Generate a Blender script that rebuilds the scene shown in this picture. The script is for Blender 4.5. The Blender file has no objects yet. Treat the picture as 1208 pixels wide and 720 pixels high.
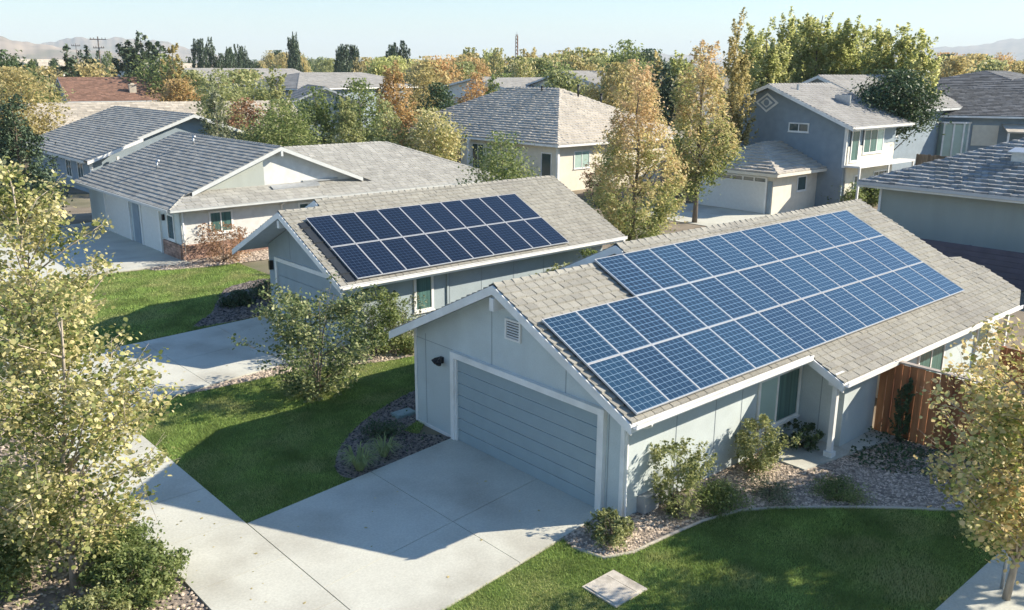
import bpy, math, random
import numpy as np
from mathutils import Vector, Matrix
S = bpy.context.scene
COL = S.collection
rng = np.random.default_rng(7)
random.seed(7)

# ------------------------------------------------------------------ materials
def nd(nt, t, **k):
    n = nt.nodes.new(t)
    for a, b in k.items(): setattr(n, a, b)
    return n
def M(name, col, rough=.8, var=.12, scale=6., bump=0., bscale=60., island=0., spec=.3, metal=0., col2=None, trans=0., coords='Object', objvar=0., stretch=None, detail=4, fine=0., fscale=80., tint=None, tscale=.5):
    m = bpy.data.materials.new(name); m.use_nodes = True
    nt = m.node_tree; nt.nodes.clear(); L = nt.links
    out = nd(nt, 'ShaderNodeOutputMaterial'); p = nd(nt, 'ShaderNodeBsdfPrincipled')
    p.inputs['Roughness'].default_value = rough; p.inputs['Metallic'].default_value = metal
    p.inputs['Specular IOR Level'].default_value = spec
    tc = nd(nt, 'ShaderNodeTexCoord'); src = tc.outputs[coords]
    if stretch:
        mp = nd(nt, 'ShaderNodeMapping'); mp.inputs['Scale'].default_value = stretch
        L.new(src, mp.inputs['Vector']); src = mp.outputs[0]
    n = nd(nt, 'ShaderNodeTexNoise'); n.inputs['Scale'].default_value = scale; n.inputs['Detail'].default_value = detail
    L.new(src, n.inputs['Vector'])
    mr = nd(nt, 'ShaderNodeMapRange'); mr.inputs[1].default_value = .3; mr.inputs[2].default_value = .7
    L.new(n.outputs[0], mr.inputs[0])
    mx = nd(nt, 'ShaderNodeMix', data_type='RGBA')
    c = np.array(col)
    a = c*(1-var); b = np.array(col2) if col2 is not None else np.minimum(c*(1+var), .95)
    mx.inputs[6].default_value = (*a, 1); mx.inputs[7].default_value = (*b, 1)
    L.new(mr.outputs[0], mx.inputs[0]); cs = mx.outputs[2]
    if tint is not None:
        n3 = nd(nt, 'ShaderNodeTexNoise'); n3.inputs['Scale'].default_value = tscale; n3.inputs['Detail'].default_value = 5
        L.new(src, n3.inputs['Vector'])
        r3 = nd(nt, 'ShaderNodeMapRange'); r3.inputs[1].default_value = .48; r3.inputs[2].default_value = .68
        L.new(n3.outputs[0], r3.inputs[0])
        x3 = nd(nt, 'ShaderNodeMix', data_type='RGBA'); L.new(r3.outputs[0], x3.inputs[0]); L.new(cs, x3.inputs[6])
        x3.inputs[7].default_value = (*tint, 1); cs = x3.outputs[2]
    val = None
    if island:
        g = nd(nt, 'ShaderNodeNewGeometry'); r = nd(nt, 'ShaderNodeMapRange')
        r.inputs[3].default_value = 1-island; r.inputs[4].default_value = 1+island
        L.new(g.outputs['Random Per Island'], r.inputs[0]); val = r.outputs[0]
    if objvar:
        g = nd(nt, 'ShaderNodeObjectInfo'); r = nd(nt, 'ShaderNodeMapRange')
        r.inputs[3].default_value = 1-objvar; r.inputs[4].default_value = 1+objvar
        L.new(g.outputs['Random'], r.inputs[0])
        if val is not None:
            mm = nd(nt, 'ShaderNodeMath', operation='MULTIPLY'); L.new(val, mm.inputs[0]); L.new(r.outputs[0], mm.inputs[1]); val = mm.outputs[0]
        else: val = r.outputs[0]
    if fine:
        n2 = nd(nt, 'ShaderNodeTexNoise'); n2.inputs['Scale'].default_value = fscale; n2.inputs['Detail'].default_value = 3
        L.new(src, n2.inputs['Vector'])
        r = nd(nt, 'ShaderNodeMapRange'); r.inputs[1].default_value = .3; r.inputs[2].default_value = .7
        r.inputs[3].default_value = 1-fine; r.inputs[4].default_value = 1+fine
        L.new(n2.outputs[0], r.inputs[0])
        if val is not None:
            mm = nd(nt, 'ShaderNodeMath', operation='MULTIPLY'); L.new(val, mm.inputs[0]); L.new(r.outputs[0], mm.inputs[1]); val = mm.outputs[0]
        else: val = r.outputs[0]
    if val is not None:
        h = nd(nt, 'ShaderNodeVectorMath', operation='SCALE'); L.new(cs, h.inputs[0]); L.new(val, h.inputs['Scale']); cs = h.outputs[0]
    L.new(cs, p.inputs['Base Color'])
    if bump:
        nb = nd(nt, 'ShaderNodeTexNoise'); nb.inputs['Scale'].default_value = bscale; nb.inputs['Detail'].default_value = 4
        L.new(src, nb.inputs['Vector'])
        bp = nd(nt, 'ShaderNodeBump'); bp.inputs['Strength'].default_value = bump; bp.inputs['Distance'].default_value = .03
        L.new(nb.outputs[0], bp.inputs['Height']); L.new(bp.outputs[0], p.inputs['Normal'])
    sh = p.outputs[0]
    if trans:
        t = nd(nt, 'ShaderNodeBsdfTranslucent'); L.new(cs, t.inputs[0])
        ms = nd(nt, 'ShaderNodeMixShader'); ms.inputs[0].default_value = trans
        L.new(sh, ms.inputs[1]); L.new(t.outputs[0], ms.inputs[2]); sh = ms.outputs[0]
    L.new(sh, out.inputs[0])
    return m
def leafmat(name, stops, trans=.3, objvar=.12, big=None, zg=0., spread=.55):
    """leaf colours: a ramp picked at random for each leaf, shifted by a slow noise through the crown"""
    m = bpy.data.materials.new(name); m.use_nodes = True
    nt = m.node_tree; nt.nodes.clear(); L = nt.links
    out = nd(nt, 'ShaderNodeOutputMaterial'); p = nd(nt, 'ShaderNodeBsdfPrincipled')
    p.inputs['Roughness'].default_value = .55; p.inputs['Specular IOR Level'].default_value = .35
    g = nd(nt, 'ShaderNodeNewGeometry'); tc = nd(nt, 'ShaderNodeTexCoord')
    n = nd(nt, 'ShaderNodeTexNoise'); n.inputs['Scale'].default_value = big or .8; n.inputs['Detail'].default_value = 3
    L.new(tc.outputs['Object'], n.inputs['Vector'])
    a = nd(nt, 'ShaderNodeMath', operation='MULTIPLY_ADD'); a.inputs[1].default_value = spread; a.inputs[2].default_value = -.27-spread/2
    L.new(g.outputs['Random Per Island'], a.inputs[0])
    b = nd(nt, 'ShaderNodeMath', operation='MULTIPLY_ADD'); b.inputs[1].default_value = 1.6
    L.new(n.outputs[0], b.inputs[0]); L.new(a.outputs[0], b.inputs[2])
    oi = nd(nt, 'ShaderNodeObjectInfo')
    r = nd(nt, 'ShaderNodeMapRange'); r.inputs[3].default_value = -objvar; r.inputs[4].default_value = objvar
    L.new(oi.outputs['Random'], r.inputs[0])
    ad = nd(nt, 'ShaderNodeMath', operation='ADD'); L.new(b.outputs[0], ad.inputs[0]); L.new(r.outputs[0], ad.inputs[1])
    if zg:
        sx = nd(nt, 'ShaderNodeSeparateXYZ'); L.new(tc.outputs['Generated'], sx.inputs[0])
        zm = nd(nt, 'ShaderNodeMath', operation='MULTIPLY_ADD'); zm.inputs[1].default_value = zg; zm.inputs[2].default_value = -zg*.5; L.new(sx.outputs[2], zm.inputs[0])
        a2 = nd(nt, 'ShaderNodeMath', operation='ADD'); L.new(ad.outputs[0], a2.inputs[0]); L.new(zm.outputs[0], a2.inputs[1]); ad = a2
    cr = nd(nt, 'ShaderNodeValToRGB'); e = cr.color_ramp.elements
    for i, c in enumerate(stops):
        pos = i/(len(stops)-1)
        el = e[i] if i < 2 else e.new(pos)
        el.position = pos; el.color = (*c, 1)
    e[1].position = 1/(len(stops)-1); e[1].color = (*stops[1], 1)
    L.new(ad.outputs[0], cr.inputs[0]); L.new(cr.outputs[0], p.inputs['Base Color'])
    t = nd(nt, 'ShaderNodeBsdfTranslucent'); L.new(cr.outputs[0], t.inputs[0])
    ms = nd(nt, 'ShaderNodeMixShader'); ms.inputs[0].default_value = trans
    L.new(p.outputs[0], ms.inputs[1]); L.new(t.outputs[0], ms.inputs[2]); L.new(ms.outputs[0], out.inputs[0])
    return m
def panelmat(name, c1, c2, line, lw, rough, ior=1.5):
    """photovoltaic cells, 6 x 10 to a panel, in the panel's own metres"""
    m = bpy.data.materials.new(name); m.use_nodes = True
    nt = m.node_tree; nt.nodes.clear(); L = nt.links
    out = nd(nt, 'ShaderNodeOutputMaterial'); p = nd(nt, 'ShaderNodeBsdfPrincipled')
    p.inputs['Roughness'].default_value = rough; p.inputs['IOR'].default_value = ior
    tc = nd(nt, 'ShaderNodeTexCoord'); sp = nd(nt, 'ShaderNodeSeparateXYZ'); L.new(tc.outputs['Object'], sp.inputs[0])
    def lines(o, pitch, off, w):
        a = nd(nt, 'ShaderNodeMath', operation='ADD'); a.inputs[1].default_value = -off+10*pitch; L.new(o, a.inputs[0])
        d = nd(nt, 'ShaderNodeMath', operation='MODULO'); d.inputs[1].default_value = pitch; L.new(a.outputs[0], d.inputs[0])
        s = nd(nt, 'ShaderNodeMath', operation='SUBTRACT'); s.inputs[1].default_value = pitch/2; L.new(d.outputs[0], s.inputs[0])
        b = nd(nt, 'ShaderNodeMath', operation='ABSOLUTE'); L.new(s.outputs[0], b.inputs[0])
        g = nd(nt, 'ShaderNodeMath', operation='GREATER_THAN'); g.inputs[1].default_value = pitch/2-w/2; L.new(b.outputs[0], g.inputs[0])
        return g.outputs[0]
    lx = lines(sp.outputs[0], (PWC)/6, .03, lw*.8); ly = lines(sp.outputs[1], (PLC)/10, .03, lw)
    mxm = nd(nt, 'ShaderNodeMath', operation='MAXIMUM'); L.new(lx, mxm.inputs[0]); L.new(ly, mxm.inputs[1])
    n = nd(nt, 'ShaderNodeTexNoise'); n.inputs['Scale'].default_value = 3.; n.inputs['Detail'].default_value = 6; L.new(tc.outputs['Object'], n.inputs['Vector'])
    oi = nd(nt, 'ShaderNodeObjectInfo')
    s = nd(nt, 'ShaderNodeMath', operation='MULTIPLY_ADD'); s.inputs[1].default_value = .5; L.new(oi.outputs['Random'], s.inputs[0])
    h = nd(nt, 'ShaderNodeMath', operation='MULTIPLY'); h.inputs[1].default_value = .5; L.new(n.outputs[0], h.inputs[0]); L.new(h.outputs[0], s.inputs[2])
    mx = nd(nt, 'ShaderNodeMix', data_type='RGBA'); mx.inputs[6].default_value = (*c1, 1); mx.inputs[7].default_value = (*c2, 1); L.new(s.outputs[0], mx.inputs[0])
    m2 = nd(nt, 'ShaderNodeMix', data_type='RGBA'); L.new(mxm.outputs[0], m2.inputs[0]); L.new(mx.outputs[2], m2.inputs[6]); m2.inputs[7].default_value = (*line, 1)
    L.new(m2.outputs[2], p.inputs['Base Color'])
    rr = nd(nt, 'ShaderNodeMapRange'); rr.inputs[3].default_value = rough*.6; rr.inputs[4].default_value = rough*1.5; L.new(n.outputs[0], rr.inputs[0]); L.new(rr.outputs[0], p.inputs['Roughness'])
    L.new(p.outputs[0], out.inputs[0])
    return m
PWC, PLC = .96, 1.5
K = {}
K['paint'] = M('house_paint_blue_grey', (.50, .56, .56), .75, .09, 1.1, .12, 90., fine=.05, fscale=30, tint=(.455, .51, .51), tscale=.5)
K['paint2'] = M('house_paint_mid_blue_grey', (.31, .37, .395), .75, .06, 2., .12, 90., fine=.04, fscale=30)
K['trim2'] = M('grey_white_trim', (.52, .54, .53), .5, .06, 5., .03, 60.)
K['reed'] = M('pale_ornamental_grass', (.30, .36, .15), .6, .3, 3., trans=.3)
K['shadeboard'] = M('shade_toned_boards', (.085, .085, .115), .75, .15, 2., .2, 40.)  # wall in shadow: the shade is put into the board colour
K['seam'] = M('panel_joint', (.27, .31, .33), .8, .05)
K['doorpaint'] = M('garage_door_paint', (.285, .355, .38), .55, .04, 3., .05, 120.)
K['white'] = M('white_trim_paint', (.76, .76, .73), .5, .09, 2.5, .03, 60., tint=(.66, .655, .62), tscale=1.2)
K['soffit'] = M('soffit_paint', (.62, .65, .66), .7, .06)
K['cream'] = M('cream_stucco', (.66, .62, .52), .85, .06, 3., .2, 120.)
K['stucco'] = M('pale_stucco', (.58, .585, .56), .85, .08, 3., .25, 110.)
K['creamdoor'] = M('cream_door_paint', (.66, .66, .62), .6, .04)
K['navy'] = M('slate_blue_siding', (.235, .29, .33), .75, .08, 2., .1, 60.)
K['greygreen'] = M('grey_green_stucco', (.34, .37, .34), .85, .06, 1.5, .2, 90., stretch=(1, 1, .25))
K['shingle'] = M('warm_grey_shingle', (.295, .285, .245), .9, .08, 1.2, .5, 90., island=.10, spec=.15, fine=.18, fscale=45, tint=(.26, .25, .22), tscale=.35)
K['shinglec'] = M('cool_grey_shingle', (.32, .315, .285), .9, .10, 1.2, .5, 90., island=.13, spec=.2, fine=.15, fscale=40)
K['shingled'] = M('dark_grey_shingle', (.115, .12, .125), .9, .2, 1.2, .4, 60., island=.3, spec=.2)
K['tile'] = M('pale_concrete_tile', (.45, .415, .355), .85, .10, 1., .3, 50., island=.10, spec=.2, tint=(.39, .365, .32), tscale=.3)
K['tilef'] = M('grey_concrete_tile', (.25, .26, .26), .8, .2, 1., .3, 50., island=.25, spec=.3)
K['brownroof'] = M('brown_shingle', (.20, .115, .08), .9, .2, 2., .4, 40., island=.25)
K['paleroof'] = M('pale_shingle', (.46, .41, .33), .9, .15, 2., .4, 40., island=.2)
K['greyroof'] = M('mid_grey_shingle', (.255, .25, .235), .9, .12, 1., .3, 40., island=.1)
K['drip'] = M('dark_metal_edge', (.025, .03, .035), .5, .1)
K['alu'] = M('aluminium_frame', (.47, .48, .49), .4, .04, spec=.5)
K['black'] = M('black_metal', (.02, .02, .022), .4, .1)
K['glass'] = M('window_glass', (.05, .085, .085), .06, .2, 1., spec=.7)
K['curtain'] = M('green_curtained_glass', (.075, .15, .135), .12, .35, 1.0, spec=.6, stretch=(14, 1, .3))
K['paleglass'] = M('pale_green_lit_glass', (.36, .48, .43), .2, .1, 1., spec=.6)  # pale colour carries reflection and sun painted into the front house's side pane
K['concrete'] = M('broom_concrete', (.50, .50, .435), .9, .07, .7, .15, 140., fine=.08, fscale=22, tint=(.39, .38, .325), tscale=.5, spec=.2)
K['kerb'] = M('kerb_concrete', (.45, .40, .33), .9, .12, 2., .2, 60.)
K['asphalt'] = M('asphalt', (.05, .05, .052), .9, .2, 3., .3, 90.)
K['soil'] = M('dry_soil', (.20, .165, .12), .95, .2, .6, .4, 30., col2=(.27, .225, .165), tint=(.10, .115, .05), tscale=.12)
K['mulch'] = M('gravel_bed_soil', (.24, .20, .165), .95, .3, 4., .5, 40.)
K['stone'] = M('pink_grey_gravel', (.42, .345, .27), .85, .2, 6., island=.55, spec=.25)
K['stoned'] = M('dark_bark_and_gravel', (.13, .115, .105), .85, .3, 6., island=.75, spec=.2)
K['lawn'] = M('lawn_floor', (.10, .14, .035), .95, .3, 1.5, .3, 50., spec=.1)
K['blade'] = M('grass_blades', (.25, .345, .095), .6, .4, .9, island=.35, spec=.2, trans=.3, tint=(.42, .43, .18), tscale=.55)
K['bark'] = M('grey_bark', (.17, .14, .11), .9, .25, 8., .5, 40., stretch=(1, 1, .3))
K['palebark'] = M('pale_bark', (.36, .31, .25), .9, .25, 8., .5, 40., stretch=(1, 1, .3))
K['wood'] = M('red_cedar_boards', (.40, .175, .075), .8, .3, 3., .3, 30., island=.4, stretch=(3, 3, .25), tint=(.22, .085, .04), tscale=1.5)
K['wood2'] = M('grey_brown_boards', (.21, .16, .12), .85, .3, 3., .3, 30., island=.35, stretch=(3, 3, .25))
K['woodcap'] = M('weathered_cap', (.36, .31, .26), .85, .2, 4., .2, 30.)
K['brick'] = M('brick_veneer', (.34, .22, .17), .9, .3, 5., .3, 40., island=.3)
K['boulder'] = M('white_boulder', (.70, .66, .60), .85, .15, 3., .5, 8.)
K['lid'] = M('concrete_lid', (.50, .46, .39), .9, .15, 6., .3, 40., tint=(.33, .30, .25), tscale=4.)
K['greenlid'] = M('plastic_lid', (.22, .30, .29), .6, .1)
K['steel'] = M('galvanised_steel', (.45, .47, .48), .4, .1, metal=.6)
K['utility'] = M('grey_utility_paint', (.3, .32, .33), .6, .1)
K['pole'] = M('timber_pole', (.12, .10, .085), .9, .2)
K['hill'] = M('dry_hills', (.26, .20, .15), .95, .25, .004, col2=(.34, .27, .2), tint=(.14, .13, .08), tscale=.006)
K['cells'] = panelmat('blue_solar_cells', (.004, .014, .03), (.012, .040, .068), (.22, .31, .38), .009, .09, 2.0)
K['cellsd'] = panelmat('navy_solar_cells', (.003, .006, .014), (.006, .012, .028), (.05, .075, .11), .009, .18, 1.5)
LF = {}
LF['yg'] = leafmat('yellow_green_leaves', [(.11, .155, .045), (.33, .355, .115), (.60, .54, .25), (.72, .65, .36)], .45, spread=.95)
LF['right'] = leafmat('turning_leaves', [(.12, .17, .04), (.36, .39, .11), (.64, .57, .26), (.68, .52, .25)], .45, spread=.95)
LF['green'] = leafmat('mid_green_leaves', [(.08, .125, .035), (.20, .26, .085), (.40, .43, .18)], .5, spread=.7)
LF['garden'] = leafmat('grey_green_garden_leaves', [(.06, .10, .035), (.17, .22, .085), (.42, .43, .21)], .4, spread=.9)
LF['olive'] = leafmat('olive_leaves', [(.15, .19, .07), (.34, .37, .15), (.54, .53, .28)], .5, spread=.7)
LF['dark'] = leafmat('dark_green_leaves', [(.03, .065, .028), (.07, .115, .05), (.14, .19, .085)], .2)
LF['orange'] = leafmat('orange_leaves', [(.26, .22, .08), (.50, .36, .15), (.64, .45, .22), (.58, .34, .16)], .5, spread=.7)
LF['gold'] = leafmat('golden_leaves', [(.26, .24, .09), (.52, .44, .19), (.68, .57, .30)], .5, spread=.7)
LF['mix'] = leafmat('green_to_orange_leaves', [(.15, .20, .06), (.38, .41, .15), (.62, .54, .26), (.66, .50, .27), (.64, .46, .26)], .5, big=.5, zg=.75, spread=.5)
LF['poplar'] = leafmat('poplar_leaves', [(.24, .28, .09), (.48, .51, .19), (.70, .66, .34)], .6, spread=.7)
LF['conifer'] = leafmat('conifer_needles', [(.035, .065, .036), (.075, .115, .062), (.13, .17, .095)], .1)
LF['red'] = leafmat('russet_leaves', [(.14, .10, .045), (.32, .18, .10), (.44, .28, .16)], .35)
LF['grey'] = leafmat('grey_green_leaves', [(.08, .11, .05), (.22, .25, .14), (.40, .41, .28)], .42, spread=.8)

# ------------------------------------------------------------------ mesh building
def link(name, me, mats, parent=None, smooth=False):
    for m in mats: me.materials.append(m)
    if smooth:
        me.polygons.foreach_set('use_smooth', [True]*len(me.polygons))
    o = bpy.data.objects.new(name, me); COL.objects.link(o)
    if parent is not None: o.parent = parent
    return o
class MB:
    """collects faces; build() makes ONE mesh object"""
    def __init__(s, off=(0, 0, 0)): s.v = []; s.f = []; s.m = []; s.off = off
    def face(s, pts, mat=0):
        n = len(s.v); s.v += [tuple(map(float, p)) for p in pts]; s.f.append(tuple(range(n, n+len(pts)))); s.m.append(mat)
    def ext(s, pts, vec, mat=0, side=None, far=None):
        """a planar polygon pushed along vec: closed solid sharing vertices"""
        side = mat if side is None else side; far = mat if far is None else far
        n = len(s.v); k = len(pts); vec = np.array(vec, float)
        P = [np.array(p, float) for p in pts]
        nrm = sum((np.cross(P[i]-P[0], P[(i+1) % k]-P[0]) for i in range(1, k)), np.zeros(3))
        flip = np.dot(nrm, vec) > 0
        s.v += [tuple(p) for p in P]+[tuple(p+vec) for p in P]
        a = tuple(range(n, n+k)); b = tuple(range(n+2*k-1, n+k-1, -1))
        s.f += [a[::-1], b[::-1]] if flip else [a, b]; s.m += [mat, far]
        for i in range(k):
            j = (i+1) % k; q = (n+i, n+k+i, n+k+j, n+j)
            s.f.append(q[::-1] if flip else q); s.m.append(side)
    def box(s, x0, y0, z0, x1, y1, z1, mat=0):
        s.ext([(x0, y0, z0), (x1, y0, z0), (x1, y1, z0), (x0, y1, z0)], (0, 0, z1-z0), mat)
    def tube(s, pts, rad, n=6, mat=0):
        pts = [np.array(p, float) for p in pts]; rings = []
        for i, p in enumerate(pts):
            d = pts[min(i+1, len(pts)-1)]-pts[max(i-1, 0)]; d = d/(np.linalg.norm(d)+1e-9)
            a = np.cross(d, (0, 0, 1) if abs(d[2]) < .9 else (1, 0, 0)); a /= np.linalg.norm(a); b = np.cross(d, a)
            base = len(s.v)
            for k in range(n):
                t = 2*math.pi*k/n; s.v.append(tuple(p+rad[i]*(a*math.cos(t)+b*math.sin(t))))
            rings.append(base)
        for i in range(len(rings)-1):
            for k in range(n):
                k2 = (k+1) % n
                s.f.append((rings[i]+k, rings[i]+k2, rings[i+1]+k2, rings[i+1]+k)); s.m.append(mat)
        s.f.append(tuple(rings[0]+k for k in range(n))[::-1]); s.m.append(mat)
        s.f.append(tuple(rings[-1]+k for k in range(n))); s.m.append(mat)
    def build(s, name, mats, parent=None, smooth=False):
        ox, oy, oz = s.off
        me = bpy.data.meshes.new(name)
        me.from_pydata([(a-ox, b-oy, c-oz) for a, b, c in s.v], [], s.f)
        if not isinstance(mats, (list, tuple)): mats = [mats]
        me.polygons.foreach_set('material_index', s.m)
        return link(name, me, mats, parent, smooth)
def np_mesh(name, V, k):
    """every k vertices make one loose face"""
    V = np.ascontiguousarray(V, dtype=np.float32).reshape(-1, 3); nf = len(V)//k
    me = bpy.data.meshes.new(name)
    me.vertices.add(len(V)); me.vertices.foreach_set('co', V.ravel())
    me.loops.add(len(V)); me.loops.foreach_set('vertex_index', np.arange(len(V), dtype=np.int32))
    me.polygons.add(nf); me.polygons.foreach_set('loop_start', np.arange(0, len(V), k, dtype=np.int32))
    me.update(calc_edges=True); me.validate()
    return me
def tag(o, label=None, cat=None, group=None, kind=None):
    if label: o['label'] = label
    if cat: o['category'] = cat
    if group: o['group'] = group
    if kind: o['kind'] = kind
    return o
def thing(name, loc, label, cat, group=None):
    o = bpy.data.objects.new(name, None); COL.objects.link(o); o.location = loc; o.empty_display_size = .3
    return tag(o, label, cat, group)
def copy_tree(o, parent=None):
    c = o.copy(); COL.objects.link(c)
    if parent is not None: c.parent = parent
    for ch in o.children: copy_tree(ch, c)
    return c

# ------------------------------------------------------------------ polygons
def clip(poly, q):
    """clip convex/any polygon poly by convex CCW polygon q (2-D)"""
    out = poly
    for i in range(len(q)):
        a, b = q[i], q[(i+1) % len(q)]
        ex, ey = b[0]-a[0], b[1]-a[1]
        inp, out = out, []
        if not inp: return []
        for j in range(len(inp)):
            p, r = inp[j], inp[(j+1) % len(inp)]
            sp = ex*(p[1]-a[1])-ey*(p[0]-a[0]); sr = ex*(r[1]-a[1])-ey*(r[0]-a[0])
            if sp >= 0: out.append(p)
            if (sp >= 0) != (sr >= 0):
                t = sp/(sp-sr); out.append((p[0]+t*(r[0]-p[0]), p[1]+t*(r[1]-p[1])))
    return out
def area(p): return .5*sum(p[i][0]*p[(i+1) % len(p)][1]-p[(i+1) % len(p)][0]*p[i][1] for i in range(len(p)))
def inside(P, poly):
    """points (n,2) inside polygon"""
    x, y = P[:, 0], P[:, 1]; r = np.zeros(len(P), bool)
    for i in range(len(poly)):
        x1, y1 = poly[i]; x2, y2 = poly[(i+1) % len(poly)]
        c = ((y1 > y) != (y2 > y)); xi = (x2-x1)*(y-y1)/((y2-y1) if abs(y2-y1) > 1e-9 else 1e-9)+x1
        r ^= c & (x < xi)
    return r
def smooth_poly(p, n=6):
    """Catmull-Rom closed outline"""
    out = []; k = len(p); p = [np.array(q, float) for q in p]
    for i in range(k):
        a, b, c, d = p[i-1], p[i], p[(i+1) % k], p[(i+2) % k]
        for j in range(n):
            t = j/n
            out.append(tuple(.5*((2*b)+(c-a)*t+(2*a-5*b+4*c-d)*t*t+(3*b-a-3*c+d)*t**3)))
    return out
def scatter(poly, dens, holes=()):
    A = np.array(poly); lo, hi = A.min(0), A.max(0)
    n = int((hi-lo).prod()*dens); P = rng.uniform(lo, hi, (n, 2)); k = inside(P, poly)
    for h in holes: k &= ~inside(P, h)
    return P[k]

# ------------------------------------------------------------------ roofs
def slope(tabs, slab, poly, p0, d, m, expo=.225, tabw=.29, lift=.036, thick=.11, jitter=.2, over=1.0):
    """one roof plane. poly: plan outline (convex, CCW); z = p0.z - m*((x,y)-p0).d ; shingle courses go into tabs, the deck into slab"""
    d = np.array(d, float); d /= np.linalg.norm(d); u = np.array([-d[1], d[0]])
    if area(poly) < 0: poly = poly[::-1]
    z = lambda x, y: p0[2]-m*((x-p0[0])*d[0]+(y-p0[1])*d[1])
    slab.ext([(x, y, z(x, y)-.004) for x, y in poly], (0, 0, -thick), 0, side=1, far=2)
    uv = [((x-p0[0])*u[0]+(y-p0[1])*u[1], -((x-p0[0])*d[0]+(y-p0[1])*d[1])) for x, y in poly]
    if area(uv) < 0: uv = uv[::-1]
    c = 1/math.hypot(1, m); ev = expo*c
    us = [a for a, b in uv]; vs = [b for a, b in uv]
    v = min(vs); row = 0
    while v < max(vs)-1e-3:
        uu = min(us)-tabw*random.random()
        while uu < max(us):
            w = tabw*(1+jitter*random.uniform(-.5, .5))
            q = clip([(uu, v), (uu+w-.02, v), (uu+w-.02, v+ev*1.02), (uu, v+ev*1.02)], uv)
            uu += w
            if len(q) < 3 or abs(area(q)) < .002: continue
            h = lift*random.uniform(.75, 1.3)
            if area(q) < 0: q = q[::-1]
            top = []; bot = []
            for a, b in q:
                x = p0[0]+a*u[0]-b*d[0]; y = p0[1]+a*u[1]-b*d[1]; zz = z(x, y)
                t = max(0, min(1, (b-v)/ev)); top.append((x, y, zz+h*(1-t)+.002)); bot.append((x, y, zz-.002))
            n = len(tabs.v); k = len(q)
            tabs.v += top+bot
            f = tuple(range(n, n+k))
            nz = sum((top[i][0]*top[(i+1) % k][1]-top[(i+1) % k][0]*top[i][1]) for i in range(k))
            tabs.f.append(f if nz > 0 else f[::-1]); tabs.m.append(0)
            for i in range(k):
                j = (i+1) % k
                g = (n+i, n+k+i, n+k+j, n+j); tabs.f.append(g if nz > 0 else g[::-1]); tabs.m.append(0)
        v += ev; row += 1
def caps(tabs, a, b, w=.15, step=.28, h=.035, m=.45):
    """ridge cap pieces from a to b"""
    a, b = np.array(a, float), np.array(b, float); Ln = np.linalg.norm(b-a); t = (b-a)/Ln
    s = np.cross(t, (0, 0, 1)); s /= np.linalg.norm(s); n = int(Ln/step)
    for i in range(n):
        p = a+t*(i*step); q = a+t*min((i+1)*step+.02, Ln)
        h1, h2 = h*random.uniform(.9, 1.3), h*.35
        dn = np.array([0, 0, -m*w])
        A = [p+s*w+dn, p+(0, 0, h1), p-s*w+dn, q-s*w+dn, q+(0, 0, h2), q+s*w+dn]
        A = [x+np.array([0, 0, .02]) for x in A]
        k = len(tabs.v); tabs.v += [tuple(x) for x in A]
        tabs.f += [(k, k+1, k+4, k+5), (k+1, k+2, k+3, k+4), (k, k+2, k+1)]; tabs.m += [0]*3
def gutter(mb, a, b, out, s=.1):
    """an open box gutter from a to b hung outwards along out"""
    a, b, o = np.array(a, float), np.array(b, float), np.array(out, float)
    up = np.array([0, 0, 1.])
    def bar(o0, o1, z0, z1):
        mb.ext([a+o*o0+up*z0, a+o*o1+up*z0, a+o*o1+up*z1, a+o*o0+up*z1], b-a, 0)
    bar(0, s, -s, -s+.012); bar(s, s+.012, -s, .01); bar(s-.006, s+.028, .012, .028); bar(-.014, -.002, -s-.03, .0)
def rake(mb, a, b, nrm, h=.21, t=.04, drop=.012):
    """a barge board hanging below the line a-b, thickness t along nrm"""
    a, b = np.array(a, float), np.array(b, float); up = np.array([0, 0, 1.])
    mb.ext([a-up*drop, b-up*drop, b-up*(h+drop), a-up*(h+drop)], np.array(nrm, float)*t, 0)
def window(parent, axis, c, a0, a1, z0, z1, out, fr=.07, mull=(), pane='glass', panes=None, proud=.05, name='window'):
    """window set in wall plane axis=c; a0..a1 along the wall; out = +1/-1 outward sign"""
    def P(a, z, e): return (c+out*e, a, z) if axis == 'x' else (a, c+out*e, z)
    def bar(mb, a, z, b, w, e0, e1):
        mb.ext([P(a, z, e0), P(b, z, e0), P(b, w, e0), P(a, w, e0)], tuple(np.subtract(P(a, z, e1), P(a, z, e0))))
    f = MB(); bar(f, a0, z0, a1, z0+fr, .003, proud); bar(f, a0, z1-fr, a1, z1, .003, proud)
    bar(f, a0, z0+fr, a0+fr, z1-fr, .003, proud); bar(f, a1-fr, z0+fr, a1, z1-fr, .003, proud)
    bar(f, a0-.04, z0-.04, a1+.04, z0, .003, proud+.03)
    edges = [a0+fr]+[a0+(a1-a0)*t for t in mull]+[a1-fr]
    for t in mull:
        x = a0+(a1-a0)*t; bar(f, x-.03, z0+fr, x+.03, z1-fr, .003, proud-.01)
    ox, oy, oz = parent.matrix_basis.translation
    f.off = (ox, oy, oz); fo = f.build(name, K['white'], parent)
    for i in range(len(edges)-1):
        g = MB((ox, oy, oz)); l = edges[i]+(.03 if i else 0); r = edges[i+1]-(.03 if i < len(edges)-2 else 0)
        bar(g, l+.002, z0+fr+.002, r-.002, z1-fr-.002, .006, .02)
        g.build('pane', K[(panes or [pane]*9)[i]], fo)
    return fo
def wallprism(mb, outline, axis, a0, a1):
    """outline in the (other, z) plane pushed from a0 to a1 along axis"""
    if axis == 'x': mb.ext([(a0, y, z) for y, z in outline], (a1-a0, 0, 0))
    else: mb.ext([(x, a0, z) for x, z in outline], (0, a1-a0, 0))
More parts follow.
